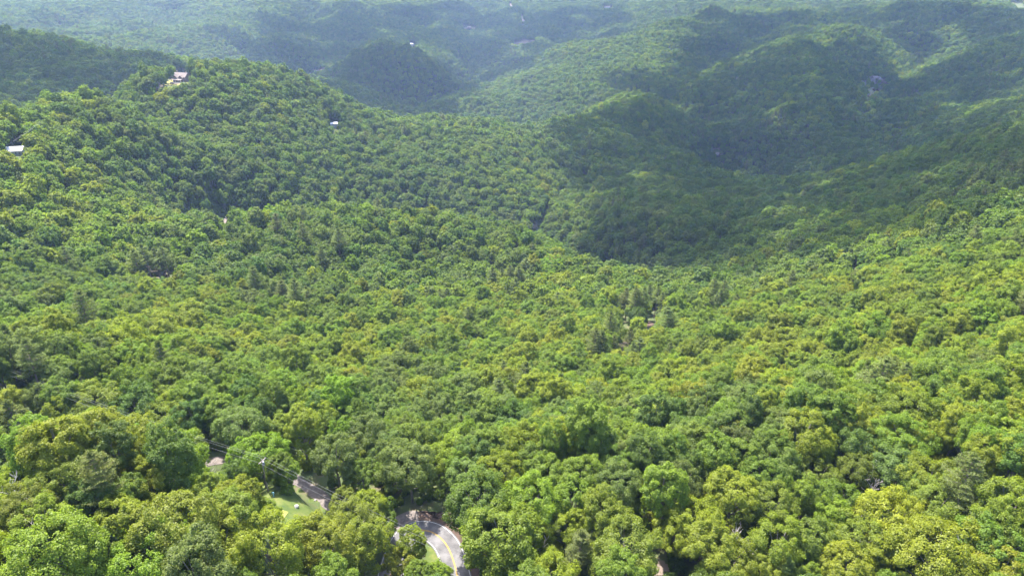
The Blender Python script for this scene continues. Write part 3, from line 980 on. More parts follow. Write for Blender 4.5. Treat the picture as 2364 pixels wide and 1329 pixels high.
def tube(verts, faces, pts, rads, sides=6):
    """tapered tube through the points"""
    base = len(verts)
    for i, (p, r) in enumerate(zip(pts, rads)):
        a = Vector(pts[min(i + 1, len(pts) - 1)]) - Vector(pts[max(i - 1, 0)])
        q = a.to_track_quat('Z', 'Y') if a.length > 1e-6 else Vector((0, 0, 1)).to_track_quat('Z', 'Y')
        for k in range(sides):
            w = 2 * math.pi * k / sides
            verts.append(tuple(Vector(p) + q @ Vector((math.cos(w) * r, math.sin(w) * r, 0))))
    for i in range(len(pts) - 1):
        for k in range(sides):
            a, b = base + i * sides + k, base + i * sides + (k + 1) % sides
            faces.append((a, b, b + sides, a + sides))
    faces.append(tuple(base + k for k in range(sides))[::-1])
    faces.append(tuple(base + (len(pts) - 1) * sides + k for k in range(sides)))

def quads_mesh(name, V, var, mat):
    n = len(V) // 4
    me = bpy.data.meshes.new(name)
    me.vertices.add(len(V))
    me.vertices.foreach_set('co', V.astype(np.float32).ravel())
    me.loops.add(len(V))
    me.loops.foreach_set('vertex_index', np.arange(len(V), dtype=np.int32))
    me.polygons.add(n)
    me.polygons.foreach_set('loop_start', np.arange(0, len(V), 4, dtype=np.int32))
    me.update(calc_edges=True)
    at = me.attributes.new('leaf_var', 'FLOAT', 'POINT')
    at.data.foreach_set('value', np.repeat(var, 4).astype(np.float32))
    me.materials.append(mat)
    return me

def trunk_mesh(form, seed, C, zc, F, sides=6):
    rng = np.random.default_rng(seed + 991)
    v, f = [], []
    lean = rng.normal(0, 0.35, 2)
    top = F['base'] + F['h'] * 0.62
    pts = [(0, 0, -1.2)] + [(lean[0] * t ** 1.5 + rng.normal(0, .08), lean[1] * t ** 1.5 + rng.normal(0, .08), top * t) for t in (0.05, 0.3, 0.55, 0.8, 1.0)]
    tube(v, f, pts, [0.42, 0.36, 0.29, 0.23, 0.15, 0.06], sides)
    for j in rng.choice(len(C), 11, replace=False):
        c = C[j]
        t = np.clip((c[2] - 3.0) / top * rng.uniform(0.55, 0.8), 0.28, 0.85)
        s = (lean[0] * t ** 1.5, lean[1] * t ** 1.5, top * t)
        mid = (s[0] * .5 + c[0] * .5, s[1] * .5 + c[1] * .5, s[2] * .4 + c[2] * .6 - 0.5)
        tube(v, f, [s, mid, tuple(c)], [0.13, 0.09, 0.03], 5)
    me = bpy.data.meshes.new('trunk')
    me.from_pydata(v, [], f)
    me.materials.append(M['bark'])
    return me

def pine_trunk_mesh(seed, B, h):
    v, f = [], []
    tube(v, f, [(0, 0, -1.2), (0, 0, 1), (0.1, 0, h * .5), (0.05, .1, h * .8), (0, 0, h)], [0.44, 0.38, 0.28, 0.15, 0.03], 7)
    for z, a, ln in B:
        tube(v, f, [(0, 0, z), (math.cos(a) * ln * .5, math.sin(a) * ln * .5, z + .06 * ln), (math.cos(a) * ln * .95, math.sin(a) * ln * .95, z + .2 * ln)], [0.07, 0.05, 0.015], 4)
    rng = random.Random(seed)
    for _ in range(9):                                   # dead stubs below the crown
        z, a, ln = rng.uniform(4, B[0][0]), rng.uniform(0, 6.28), rng.uniform(.5, 1.6)
        tube(v, f, [(0, 0, z), (math.cos(a) * ln, math.sin(a) * ln, z + .1)], [0.04, 0.01], 4)
    me = bpy.data.meshes.new('trunk')
    me.from_pydata(v, [], f)
    me.materials.append(M['pine_bark'])
    return me

LODS = (('A', 28000, 0.285), ('B', 3400, 0.82), ('C', 1000, 1.45))
PROTO = {}        # (species index, lod) -> (crown mesh, trunk mesh)
SPECIES = []      # (form, seed)
for form, seeds in (('dome', (1, 2, 3)), ('tall', (4, 5, 6)), ('broken', (7, 8, 9)), ('round', (10, 11)), ('flat', (12, 13))):
    for s in seeds:
        SPECIES.append((form, s))
N_BROAD = len(SPECIES)
SPECIES += [('pine', 21), ('pine', 22), ('pine', 23)]
for si, (form, seed) in enumerate(SPECIES):
    for lod, nleaf, size in LODS:
        rng = np.random.default_rng(seed * 7 + 1)
        if form == 'pine':
            hh = (24, 21, 26)[si - N_BROAD]
            pos, nrm, var, B = pine_points(seed, int(nleaf * 0.62), h=hh, r=(5.4, 4.8, 5.8)[si - N_BROAD], base=(10, 8, 13)[si - N_BROAD])
            V = leaf_arrays(rng, pos, nrm, size * 1.05, 0.5)
            cm = quads_mesh('crown', V, var, M['needle'])
            tm = pine_trunk_mesh(seed, B, hh)
        else:
            pos, nrm, var, C, F, zc = crown_points(form, seed, nleaf)
            V = leaf_arrays(rng, pos, nrm, size)
            cm = quads_mesh('crown', V, var, M['leaf'])
            tm = trunk_mesh(form, seed, C, zc, F)
        PROTO[si, lod] = (cm, tm)
SP_R = [FORMS[f]['r'] if f != 'pine' else 5.2 for f, _ in SPECIES]

def joined(name, cm, tm):
    bm = bmesh.new()
    bm.from_mesh(cm)
    n = len(bm.faces)
    bm.from_mesh(tm)
    bm.faces.ensure_lookup_table()
    for fc in bm.faces[n:]:
        fc.material_index = 1
    me = bpy.data.meshes.new(name)
    bm.to_mesh(me)
    bm.free()
    me.materials.append(cm.materials[0])
    me.materials.append(tm.materials[0])
    return me

# tints: base colours of the foliage by kind
TINTS = {
    'deep green':   (0.076, 0.126, 0.015),
    'mid green':    (0.104, 0.154, 0.012),
    'bright green': (0.122, 0.180, 0.010),
    'yellow-green': (0.160, 0.192, 0.010),
    'olive':        (0.121, 0.158, 0.013),
    'golden':       (0.150, 0.184, 0.009),
    'grey-green':   (0.102, 0.140, 0.024),
    'pine':         (0.096, 0.124, 0.024),
}
TN = list(TINTS)

# ------------------------------------------------------------------ where trees stand
rng = np.random.default_rng(77)
# places the photograph shows bare: (outline, share of a crown that must stay clear of it, reach)
OPEN = [
    ([(921, 1236), (924, 1210), (960, 1203), (1000, 1203), (1030, 1222), (1048, 1248), (1062, 1280), (1074, 1312), (1052, 1318), (1030, 1292), (1010, 1262), (985, 1247), (950, 1243)], 0.95),
    ([(988, 1256), (1004, 1266), (1018, 1290), (998, 1290)], 0.6),
    ([(645, 1190), (655, 1168), (690, 1150), (715, 1142), (732, 1152), (742, 1164), (720, 1176), (700, 1186)], 0.85),
    ([(708, 1121), (716, 1124), (750, 1151), (746, 1155)], 0.5),
    ([(480, 1078), (488, 1062), (508, 1052), (507, 1068)], 0.9),
    ([(612, 1112), (620, 1112), (640, 1142), (616, 1132)], 0.9),
    ([(14, 1302), (44, 1298), (46, 1314), (22, 1318)], 0.9),
    ([(1515, 1292), (1533, 1290), (1532, 1314), (1516, 1314)], 0.9),
    ([(1012, 1160), (1022, 1150), (1016, 1200), (1000, 1196)], 0.6),
    ([(370, 196), (406, 182), (407, 166), (424, 163), (441, 174), (425, 180), (416, 189), (404, 194)], 0.9),
    ([(22, 343), (52, 338), (52, 346), (34, 354)], 1.0),
    ([(17, 340), (40, 322), (24, 338)], 0.8),
    ([(511, 511), (528, 508), (528, 513), (512, 514)], 0.8),
    ([(340, 636), (375, 622), (420, 628), (400, 642), (350, 648)], 0.2),
    ([(432, 603), (450, 600), (450, 603)], 0.4),
    ([(765, 288), (780, 289), (779, 293), (766, 292)], 0.6),
    ([(946, 100), (957, 100), (959, 108), (950, 108)], 0.9),
    ([(1070, 60), (1098, 61), (1097, 67), (1072, 67)], 0.8),
    ([(1186, 98), (1212, 91), (1236, 93), (1226, 97), (1210, 100), (1188, 102)], 0.8),
    ([(1203, 36), (1208, 35), (1209, 48), (1205, 48)], 0.8),
    ([(1177, 8), (1181, 8), (1181, 13), (1179, 13)], 0.8),
    ([(1300, 78), (1340, 68), (1368, 50), (1340, 70), (1304, 80)], 0.7),
    ([(725, 162), (750, 158), (749, 160), (735, 163)], 0.8),
    ([(1394, 16), (1414, 14), (1414, 19), (1395, 20)], 0.8),
    ([(1651, 348), (1661, 348), (1661, 359), (1653, 360)], 0.9),
    ([(1992, 178), (2044, 176), (2044, 192), (2026, 212), (2008, 226), (2000, 222), (2010, 205), (1994, 190)], 0.8),
    ([(1489, 743), (1504, 741), (1504, 753), (1490, 752)], 0.6),
    ([(1432, 712), (1446, 712), (1448, 748), (1434, 750)], 0.8),
    ([(1500, 705), (1530, 700), (1524, 728), (1502, 738)], 0.6),
    ([(1436, 795), (1446, 792), (1444, 806), (1438, 806)], 0.6),
    ([(1964, 560), (1970, 600), (1972, 690), (1966, 690), (1962, 640)], 0.45),
    ([(1236, 520), (1262, 478), (1290, 440), (1344, 402), (1350, 402), (1296, 444), (1268, 482), (1242, 522)], 0.7),
    ([(1233, 519), (1239, 518), (1238, 524), (1232, 526)], 0.9),
    ([(2336, 4), (2360, 6), (2364, 18), (2350, 20)], 0.9),
]
def poly_samples(poly):
    P = np.array(poly, float)
    w = P.max(0) - P.min(0)
    stp = max(2.0, min(w) / 6)
    X, Y = np.meshgrid(np.arange(P[:, 0].min(), P[:, 0].max() + stp, stp), np.arange(P[:, 1].min(), P[:, 1].max() + stp, stp))
    ins = inside(X.ravel(), Y.ravel(), P)
    q = np.stack([X.ravel()[ins], Y.ravel()[ins]], 1)
    return np.vstack([P, q]) if len(q) else P
OPEN_S = []
for poly, sh in OPEN:
    c = np.mean(poly, 0)
    g = hit(c[0], c[1], 0.0)
    far = max(float(np.linalg.norm(hit(px, py, 0.0) - np.array([0, 0, CAM_Z]))) for px, py in poly if hit(px, py, 0.0) is not None) if g is not None else 9e9
    OPEN_S.append((poly_samples(poly), sh, far))

def blocks_open(x, y, z, r, top, low=0.38):
    """which trees (crown radius r, height top) would stand on or hide open ground"""
    out = np.zeros(len(x), bool)
    rng_ = np.sqrt(x ** 2 + y ** 2 + (z - CAM_Z) ** 2)
    for q, sh, far in OPEN_S:
        for hz in (low, 0.55, 0.72, 0.88):
            px, py, fw = project(x, y, z + top * hz)
            rp = r * (1.0 if hz < .8 else .75) * F_PX / np.maximum(fw, 1) * sh
            near = (px > q[:, 0].min() - rp) & (px < q[:, 0].max() + rp) & (py > q[:, 1].min() - rp) & (py < q[:, 1].max() + rp) & (rng_ < far + 4) & (fw > 10)
            ii = np.where(near & ~out)[0]
            if len(ii):
                d = np.min((px[ii, None] - q[None, :, 0]) ** 2 + (py[ii, None] - q[None, :, 1]) ** 2, 1)
                out[ii[d < rp[ii] ** 2]] = True
    return out

SUNLIT = []
for px, py in ((490, 1065), (500, 1060), (660, 1180), (690, 1165), (715, 1150), (1000, 1232), (1020, 1248), (1010, 1240), (1000, 1270), (1010, 1285), (30, 1308), (380, 192), (395, 188), (405, 185), (420, 190), (1525, 1302)):
    SUNLIT.append(hit(px, py, 0.0))
def shades_open(x, y, z, r, top):
    out = np.zeros(len(x), bool)
    sd = np.array(SUN_DIR)
    for g in SUNLIT:
        for hz in (.45, .62, .8):
            d = np.stack([x - g[0], y - g[1], z + top * hz - g[2]], 1)
            t = d @ sd
            q = d - t[:, None] * sd
            out |= (np.linalg.norm(q, axis=1) < r * .95) & (t > 0)
    return out

FORM_I = {'dome': (0, 1, 2), 'tall': (3, 4, 5), 'broken': (6, 7, 8), 'round': (9, 10), 'flat': (11, 12), 'pine': (13, 14, 15)}
def crown_mid(si):
    f = SPECIES[si][0]
    return ((17.0, 14.5, 19.5)[si - N_BROAD] if f == 'pine' else FORMS[f]['base'] + FORMS[f]['h'] * .45)
def tree_top(si):
    f = SPECIES[si][0]
    return (24.0 if f == 'pine' else FORMS[f]['base'] + FORMS[f]['h'])
SP_TOP = np.array([tree_top(i) for i in range(len(SPECIES))])
SP_RA = np.array(SP_R)

# trees one can tell apart near the road: crown centre, crown width, foliage, shape
NEAR = [
    (115, 1011, 88, 'yellow-green', 'round'), (203, 991, 98, 'mid green', 'dome'), (40, 980, 75, 'pine', 'pine'), (15, 940, 52, 'yellow-green', 'tall'), (98, 913, 58, 'grey-green', 'dome'),
    (152, 920, 56, 'mid green', 'tall'), (230, 930, 88, 'olive', 'dome'), (315, 940, 82, 'deep green', 'broken'), (383, 962, 86, 'olive', 'flat'), (450, 982, 80, 'deep green', 'broken'),
    (500, 950, 72, 'bright green', 'round'), (555, 990, 95, 'grey-green', 'dome'), (600, 1052, 134, 'bright green', 'flat'), (700, 1008, 78, 'yellow-green', 'tall'), (640, 990, 64, 'olive', 'broken'),
    (775, 1052, 92, 'grey-green', 'dome'), (305, 1025, 80, 'bright green', 'broken'), (162, 1075, 100, 'olive', 'flat'), (222, 1082, 74, 'pine', 'pine'), (332, 1109, 74, 'yellow-green', 'broken'),
    (428, 1046, 84, 'olive', 'broken'), (295, 1132, 62, 'mid green', 'round'), (203, 1138, 70, 'deep green', 'round'), (258, 1152, 66, 'olive', 'dome'), (482, 1112, 66, 'bright green', 'broken'),
    (278, 1194, 82, 'yellow-green', 'round'), (102, 1211, 92, 'yellow-green', 'broken'), (40, 1123, 80, 'yellow-green', 'flat'), (62, 1167, 84, 'olive', 'dome'), (135, 1279, 150, 'bright green', 'dome'),
    (223, 1245, 78, 'grey-green', 'dome'), (400, 1218, 145, 'olive', 'dome'), (520, 1186, 108, 'olive', 'broken'), (545, 1150, 84, 'golden', 'round'), (596, 1184, 64, 'bright green', 'broken'),
    (340, 1279, 140, 'bright green', 'flat'), (500, 1258, 112, 'yellow-green', 'broken'), (622, 1266, 128, 'yellow-green', 'dome'), (745, 1256, 112, 'yellow-green', 'dome'), (722, 1222, 70, 'olive', 'round'),
    (27, 1258, 46, 'golden', 'broken'), (217, 1314, 82, 'olive', 'broken'),
    (949, 1121, 138, 'grey-green', 'dome'), (850, 1172, 74, 'golden', 'round'), (815, 1204, 92, 'olive', 'dome'), (832, 1262, 106, 'yellow-green', 'broken'), (885, 1208, 50, 'mid green', 'round'),
    (955, 1254, 52, 'yellow-green', 'tall'), (1012, 1330, 58, 'bright green', 'round'), (1108, 1152, 132, 'mid green', 'dome'), (1156, 1089, 90, 'golden', 'dome'), (1078, 1098, 74, 'grey-green', 'round'),
    (1230, 1160, 116, 'bright green', 'dome'), (1162, 1236, 156, 'bright green', 'dome'), (1254, 1287, 68, 'olive', 'broken'), (1308, 1221, 82, 'golden', 'broken'), (1339, 1264, 76, 'pine', 'pine'),
    (1393, 1184, 82, 'bright green', 'tall'), (1423, 1116, 96, 'grey-green', 'dome'), (1444, 1268, 140, 'olive', 'dome'), (1525, 1160, 96, 'bright green', 'tall'), (1558, 1248, 82, 'golden', 'broken'),
    (1342, 1096, 90, 'olive', 'dome'), (1494, 1055, 72, 'deep green', 'tall'), (1264, 1096, 86, 'mid green', 'broken'), (1234, 1066, 82, 'mid green', 'dome'), (1183, 1322, 78, 'golden', 'round'),
    (836, 1092, 62, 'mid green', 'broken'), (820, 1038, 54, 'golden', 'broken'), (922, 1296, 58, 'yellow-green', 'broken'), (972, 1328, 60, 'bright green', 'round'), (668, 1112, 60, 'bright green', 'round'), (560, 1100, 60, 'bright green', 'broken'), (796, 1160, 58, 'olive', 'round'), (648, 1092, 58, 'mid green', 'round'), (848, 1004, 88, 'grey-green', 'dome'), (960, 1021, 96, 'olive', 'dome'), (1020, 1055, 78, 'golden', 'dome'),
    (1091, 980, 46, 'deep green', 'tall'), (1166, 1035, 50, 'yellow-green', 'broken'),
    (1693, 1143, 102, 'yellow-green', 'broken'), (1781, 1167, 92, 'olive', 'dome'), (1611, 1207, 110, 'golden', 'flat'), (1638, 1258, 104, 'yellow-green', 'broken'), (1689, 1302, 100, 'yellow-green', 'dome'),
    (1794, 1248, 92, 'yellow-green', 'broken'), (1875, 1245, 86, 'olive', 'round'), (1984, 1248, 98, 'olive', 'dome'), (1930, 1157, 86, 'bright green', 'broken'), (2055, 1190, 116, 'yellow-green', 'dome'),
    (2163, 1167, 96, 'olive', 'dome'), (2173, 1262, 150, 'golden', 'dome'), (2066, 1275, 60, 'deep green', 'round'), (2025, 1282, 58, 'yellow-green', 'tall'), (2292, 1262, 92, 'mid green', 'broken'),
    (2333, 1167, 92, 'yellow-green', 'broken'), (2319, 1218, 90, 'bright green', 'dome'), (1957, 1318, 98, 'yellow-green', 'round'), (1815, 1312, 58, 'pine', 'pine'), (2234, 1096, 82, 'pine', 'pine'),
    (1869, 1308, 68, 'bright green', 'broken'), (1760, 1312, 72, 'yellow-green', 'broken'), (2326, 1322, 92, 'yellow-green', 'dome'), (1984, 1082, 74, 'olive', 'dome'), (1889, 1096, 82, 'olive', 'flat'),
    (1754, 1106, 90, 'mid green', 'dome'), (2065, 1079, 82, 'grey-green', 'dome'), (2150, 1105, 96, 'golden', 'flat'), (2316, 1143, 62, 'grey-green', 'round'), (2126, 1130, 70, 'mid green', 'round'),
    # the tall pines over bare trunks, and pines by the half-hidden houses
    (1448, 690, 42, 'pine', 'pine'), (1466, 692, 40, 'pine', 'pine'), (1485, 690, 40, 'pine', 'pine'), (1515, 684, 40, 'pine', 'pine'), (1530, 690, 36, 'pine', 'pine'), (1500, 676, 38, 'pine', 'pine'),
    (340, 606, 46, 'pine', 'pine'), (362, 612, 46, 'pine', 'pine'), (385, 608, 44, 'pine', 'pine'), (318, 612, 42, 'pine', 'pine'), (400, 622, 40, 'pine', 'pine'),
    (780, 560, 40, 'pine', 'pine'), (700, 540, 36, 'pine', 'pine'), (740, 600, 40, 'pine', 'pine'), (590, 650, 44, 'pine', 'pine'), (640, 520, 34, 'pine', 'pine'), (20, 790, 60, 'pine', 'pine'), (60, 820, 56, 'pine', 'pine'),
]
N_near = []        # x, y, z, species, tint index, scale xy, scale z
cnt = {}
for px, py, w, tn, form in NEAR:
    cnt[form] = cnt.get(form, 0) + 1
    si = FORM_I[form][cnt[form] % len(FORM_I[form])] if not (form == 'pine' and 1430 < px < 1540) else 15
    sc = 1.0
    for _ in range(4):
        p = hit(px, py, crown_mid(si) * sc * (1.0 if form != 'pine' else min(1.0, 1 / sc) if sc > 1 else 1.0))
        R = float(np.linalg.norm(p - np.array([0, 0, CAM_Z])))
        sc = 0.5 * sc + 0.5 * np.clip(w * R / F_PX / (2 * SP_R[si] * 0.97), 0.45, 1.75)
    x_, y_ = p[0], p[1]
    for step in range(14):
        z_ = h1(x_, y_)
        szz = min(sc, 0.55 + 0.5 * sc)
        A_ = [np.array([v]) for v in (x_, y_, z_, SP_R[si] * sc, SP_TOP[si] * szz)]
        if px in (955, 922, 972, 1012) or not (blocks_open(*A_)[0] or shades_open(*A_)[0]):
            break
        ux, uy = x_ / math.hypot(x_, y_), y_ / math.hypot(x_, y_)
        x_, y_, sc = x_ + ux * 0.9, y_ + uy * 0.9, sc * 0.985
    N_near.append((x_, y_, z_, si, TN.index(tn), sc, szz))
N_near = np.array(N_near)

def scatter():
    pts = []
    for (r0, r1, sp) in ((40, 520, 6.6), (520, 1400, 7.3), (1400, 4300, 8.8)):
        ys = np.arange(-20, r1, sp * 0.866)
        for j, y in enumerate(ys):
            half = 0.80 * (y + 60) + 70
            xs = np.arange(-half, half, sp) + (sp / 2 if j % 2 else 0)
            x = xs + rng.uniform(-.42, .42, len(xs)) * sp
            yy = y + rng.uniform(-.42, .42, len(xs)) * sp
            r = np.hypot(x, yy)
            k = (r >= r0) & (r < r1) & (yy > 30)
            pts.append(np.stack([x[k], yy[k]], 1))
    return np.concatenate(pts)
PT = scatter()
PZ = height(PT[:, 0], PT[:, 1])
k = ~((PZ < LAKE_Z + 1.0) & (np.hypot(PT[:, 0] - lake_p[0] - 150, PT[:, 1] - lake_p[1] - 250) < 700))
PT, PZ = PT[k], PZ[k]

def assign(x, y):
    """species, tint and size for trees at x, y"""
    n = len(x)
    r = np.hypot(x, y)
    g1 = vnoise(x / 60, y / 60, 31)
    g2 = vnoise(x / 140 + 9, y / 140, 33)
    u = rng.uniform(0, 1, n)
    warm = 0.55 + 0.45 * g2 + 0.38 * np.clip(x / 160, -0.15, 1) * np.clip((420 - r) / 200, 0, 1) - 0.12 * np.clip((r - 350) / 600, 0, 1) - 0.42 * np.clip((r - 640) / 60, 0, 1)
    v = 0.5 + 0.72 * (u - 0.5) + 0.62 * (warm - 0.5) + 0.22 * vnoise(x / 38 + 4, y / 38, 37)
    t = np.digitize(v, (0.10, 0.36, 0.60, 1.02, 1.4)).astype(int)
    order = np.array([TN.index(a) for a in ('deep green', 'grey-green', 'mid green', 'bright green', 'yellow-green', 'golden')])
    order2 = np.array([TN.index(a) for a in ('grey-green', 'deep green', 'mid green', 'yellow-green', 'olive', 'golden')])
    t = np.where(rng.uniform(0, 1, n) < 0.55, order[t], order2[t])
    sp = rng.integers(0, N_BROAD, n)
    pine = (g1 + 0.5 * vnoise(x / 25, y / 25, 41) > 0.93) & (rng.uniform(0, 1, n) < 0.4)
    pine |= rng.uniform(0, 1, n) < 0.004
    sp = np.where(pine, N_BROAD + rng.integers(0, 3, n), sp)
    t = np.where(pine, TN.index('pine'), t)
    sc = np.clip(rng.normal(0.86, 0.17, n) + 0.12 * vnoise(x / 45, y / 45, 51), 0.55, 1.18)
    return sp, t, sc

def tint_rgb(t, n_rng):
    base = np.array([TINTS[a] for a in TN])[t]
    j = n_rng.normal(0, 0.10, (len(t), 1)) + n_rng.normal(0, 0.035, (len(t), 3))
    return np.clip(base * (1 + j), 0.005, 1)

SPI, TI, SC = assign(PT[:, 0], PT[:, 1])
SZ = (0.35 + 0.66 * SC) * rng.uniform(.88, 1.15, len(SC))
# room for the told-apart trees, the road and the open ground
keep = np.ones(len(PT), bool)
for x, y, z, si, ti, sc, sz in N_near:
    d = np.hypot(PT[:, 0] - x, PT[:, 1] - y)
    keep &= d > 0.68 * (SP_R[int(si)] * sc + SP_RA[SPI] * SC)
nr_ = np.hypot(PT[:, 0], PT[:, 1]) < 340
keep[nr_] &= (line_dist(PT[nr_, 0], PT[nr_, 1], ROAD) > 6.2) & (line_dist(PT[nr_, 0], PT[nr_, 1], DRIVE) > 4.2) & (line_dist(PT[nr_, 0], PT[nr_, 1], SPUR) > 4.0)
for key, (sx0, sy0, sz0) in SITE.items():
    keep &= np.hypot(PT[:, 0] - sx0, PT[:, 1] - sy0) > (12 if key in ('hill_house', 'far_clearing', 'far_barn') else 8)
keep &= ~blocks_open(PT[:, 0], PT[:, 1], PZ, SP_RA[SPI] * SC, SP_TOP[SPI] * SZ)
keep &= ~shades_open(PT[:, 0], PT[:, 1], PZ, SP_RA[SPI] * SC, SP_TOP[SPI] * SZ)
PT, PZ, SPI, TI, SC, SZ = PT[keep], PZ[keep], SPI[keep], TI[keep], SC[keep], SZ[keep]
TC = tint_rgb(TI, rng)

# ------------------------------------------------------------------ the nearest trees, one by one
px, py, fw = project(PT[:, 0], PT[:, 1], PZ + SP_TOP[SPI] * SZ * .6)
inview = (px > -25) & (px < 2389) & (py < 1365) & (py > 0) & (fw > 0)
prj = SP_RA[SPI] * SC / np.maximum(fw, 1) * inview
quota = 300 - int((N_near[:, 3] < N_BROAD).sum())
single = np.zeros(len(PT), bool)
bi = np.where(SPI < N_BROAD)[0]
single[bi[np.argsort(-prj[bi])[:quota]]] = True
pi_ = np.where(SPI >= N_BROAD)[0]
single[pi_[np.argsort(-prj[pi_])[:40]]] = True
S_rows = np.concatenate([N_near, np.stack([PT[single, 0], PT[single, 1], PZ[single], SPI[single], TI[single], SC[single], SZ[single]], 1)])
S_tint = np.concatenate([tint_rgb(N_near[:, 4].astype(int), rng), TC[single]])
PT, PZ, SPI, TI, SC, SZ, TC = [a[~single] for a in (PT, PZ, SPI, TI, SC, SZ, TC)]

LOOK = {'dome': 'broad domed', 'tall': 'tall rounded', 'broken': 'uneven-topped', 'round': 'compact round', 'flat': 'wide flat-topped', 'pine': 'layered'}
CROWN_FOR, TRUNK_FOR = {}, {}
for si in range(len(SPECIES)):
    CROWN_FOR[si], TRUNK_FOR[si] = PROTO[si, 'A']

spx, spy, _f = project(S_rows[:, 0], S_rows[:, 1], S_rows[:, 2] + SP_TOP[S_rows[:, 3].astype(int)] * S_rows[:, 6] * .65)
def zone(x, y):
    if y < 900:
        rank = 'the back ranks'
    elif y < 1000:
        rank = 'the fourth rank'
    elif y < 1090:
        rank = 'the third rank'
    elif y < 1195:
        rank = 'the second rank'
    else:
        rank = 'the front rank'
    place = ('at far left', 'left of drive', 'around the lawn', 'beside the bend', 'right of bend', 'right of centre', 'near right edge')[int(np.digitize(x, (240, 480, 780, 1110, 1480, 1920)))]
    return rank + ' ' + place
ORD = ['first', 'second', 'third', 'fourth', 'fifth', 'sixth', 'seventh', 'eighth', 'ninth', 'tenth', 'eleventh', 'twelfth', 'thirteenth', 'fourteenth', 'fifteenth', 'sixteenth', 'seventeenth', 'eighteenth']
keys = {}
for i, row in enumerate(S_rows):
    f = SPECIES[int(row[3])][0]
    col = TN[int(row[4])] if f != 'pine' else 'pale green'
    keys.setdefault((col, LOOK[f], 'pine' if f == 'pine' else 'tree', zone(spx[i], spy[i])), []).append(i)
S_label = [''] * len(S_rows)
for (col, look, what, zn), ids in keys.items():
    ids.sort(key=lambda i: spx[i])
    for n_, i in enumerate(ids):
        if len(ids) == 1:
            S_label[i] = f'the only {col} {look} {what} in {zn}'
        else:
            S_label[i] = f'{ORD[min(n_, 17)]} {col} {look} {what} from left in {zn}'
for i, row in enumerate(S_rows):
    x, y, z, si, ti, sc, sz = row
    si = int(si)
    pine = si >= N_BROAD
    e = bpy.data.objects.new('pine_tree' if pine else 'broadleaf_tree', None)
    e.location = (x, y, z - .2)
    e.rotation_euler = (rng.normal(0, .025), rng.normal(0, .025), rng.uniform(0, 6.28))
    e.scale = (sc, sc, sz)
    e.empty_display_size = 1.0
    COL.objects.link(e)
    tag(e, S_label[i], 'tree', 'single pines rising from the forest' if pine else 'nearest broadleaf trees around the road')
    c = bpy.data.objects.new('crown', CROWN_FOR[si])
    c['tint'] = [float(v) for v in S_tint[i]]
    COL.objects.link(c)
    c.parent = e
    c.material_slots[0].link = 'OBJECT'
    c.material_slots[0].material = M['needle_single' if pine else 'leaf_single']
    t = bpy.data.objects.new('trunk', TRUNK_FOR[si])
    COL.objects.link(t)
    t.parent = e

# ------------------------------------------------------------------ dead trees
def dead_tree(px, py, h, seed, label, lean=(0, 0), off=None):
    rg = random.Random(seed)
    p = hit(px, py, h * .6 if off is None else off)
    v, f = [], []
    def grow(a, d, ln, r, depth):
        pts, rad = [tuple(a)], [r]
        q = Vector(a)
        dd = Vector(d)
        for i in range(4):
            dd = (dd + Vector((rg.uniform(-.18, .18), rg.uniform(-.18, .18), rg.uniform(-.05, .12)))).normalized()
            q = q + dd * ln / 4
            pts.append(tuple(q))
            rad.append(max(.025, r * (1 - .2 * (i + 1))))
        tube(v, f, pts, rad, 6 if depth == 0 else 5)
        if depth < 3:
            for j in range(5 if depth == 0 else 4):
                k = rg.randint(1, 4) if depth else rg.randint(2, 4)
                u = Vector((rg.uniform(-1, 1), rg.uniform(-1, 1), rg.uniform(.15, .9))).normalized()
                grow(pts[k], (dd * .45 + u * .8).normalized(), ln * rg.uniform(.42, .62), max(.03, rad[k] * .62), depth + 1)
    grow((0, 0, -.8), (lean[0], lean[1], 1), h * .62, .26, 0)
    o = mesh_obj('dead_tree', v, f, M['deadwood'])
    o.location = (p[0], p[1], h1(p[0], p[1]))
    tag(o, label, 'dead tree', 'bare dead trees in the forest')
    return p
DEAD = [(400, 1096, 15, 1, 'leafless grey tree leaning beside the dark gap left of the drive', (-.25, -.1)),
        (470, 1100, 12, 2, 'bare forked tree wrapped in green by the gravel drive', (.1, 0)),
        (1992, 1150, 15, 3, 'sprawling bleached dead tree in the lower right forest', (.5, .1)),
        (1052, 984, 13, 4, 'bare grey treetop in the canopy straight above the road bend', (0, 0)),
        (1972, 1216, 16, 5, 'upright bare treetop below the sprawling dead tree', (.05, 0)),
        (2240, 1276, 16, 6, 'small brownish dead top near the lower right corner', (0, 0)),
        (312, 762, 14, 7, 'bare grey trunk in the canopy of the left slope', (0, 0)),
        (32, 1224, 14, 8, 'fallen grey branches near the lower left edge', (.6, .2)),
        (112, 942, 11, 9, 'pale fallen branches under the wires at the left', (.7, .1)),
        (1256, 1280, 14, 10, 'pale dead limbs poking from a tree right of the bend', (.1, 0)),
        (1700, 1256, 15, 11, 'dark bare snag between trees near the bottom right', (.15, 0)),
        (65, 1130, 12, 12, 'thin bare stems at the left edge above the bottom corner', (.1, 0))]
rgd = random.Random(5)
for i, (px, py, where) in enumerate(((700, 820, 'centre-left slope above the lawn'), (905, 690, 'left of the tall pines, mid slope'), (1380, 820, 'below the tall pines'), (1640, 900, 'slope right of centre'), (1800, 760, 'right slope below the dirt track'),
                                     (2120, 880, 'right slope near its yellow trees'), (2300, 640, 'right edge, halfway up'), (560, 730, 'slope below the half-hidden houses'), (240, 480, 'big hill under its crest'), (1220, 900, 'canopy above the wide bright crowns'))):
    DEAD.append((px, py, rgd.uniform(13, 18), 20 + i, 'bare grey snag in the ' + where, (rgd.uniform(-.2, .2), 0)))
for a in DEAD:
    dead_tree(*a)

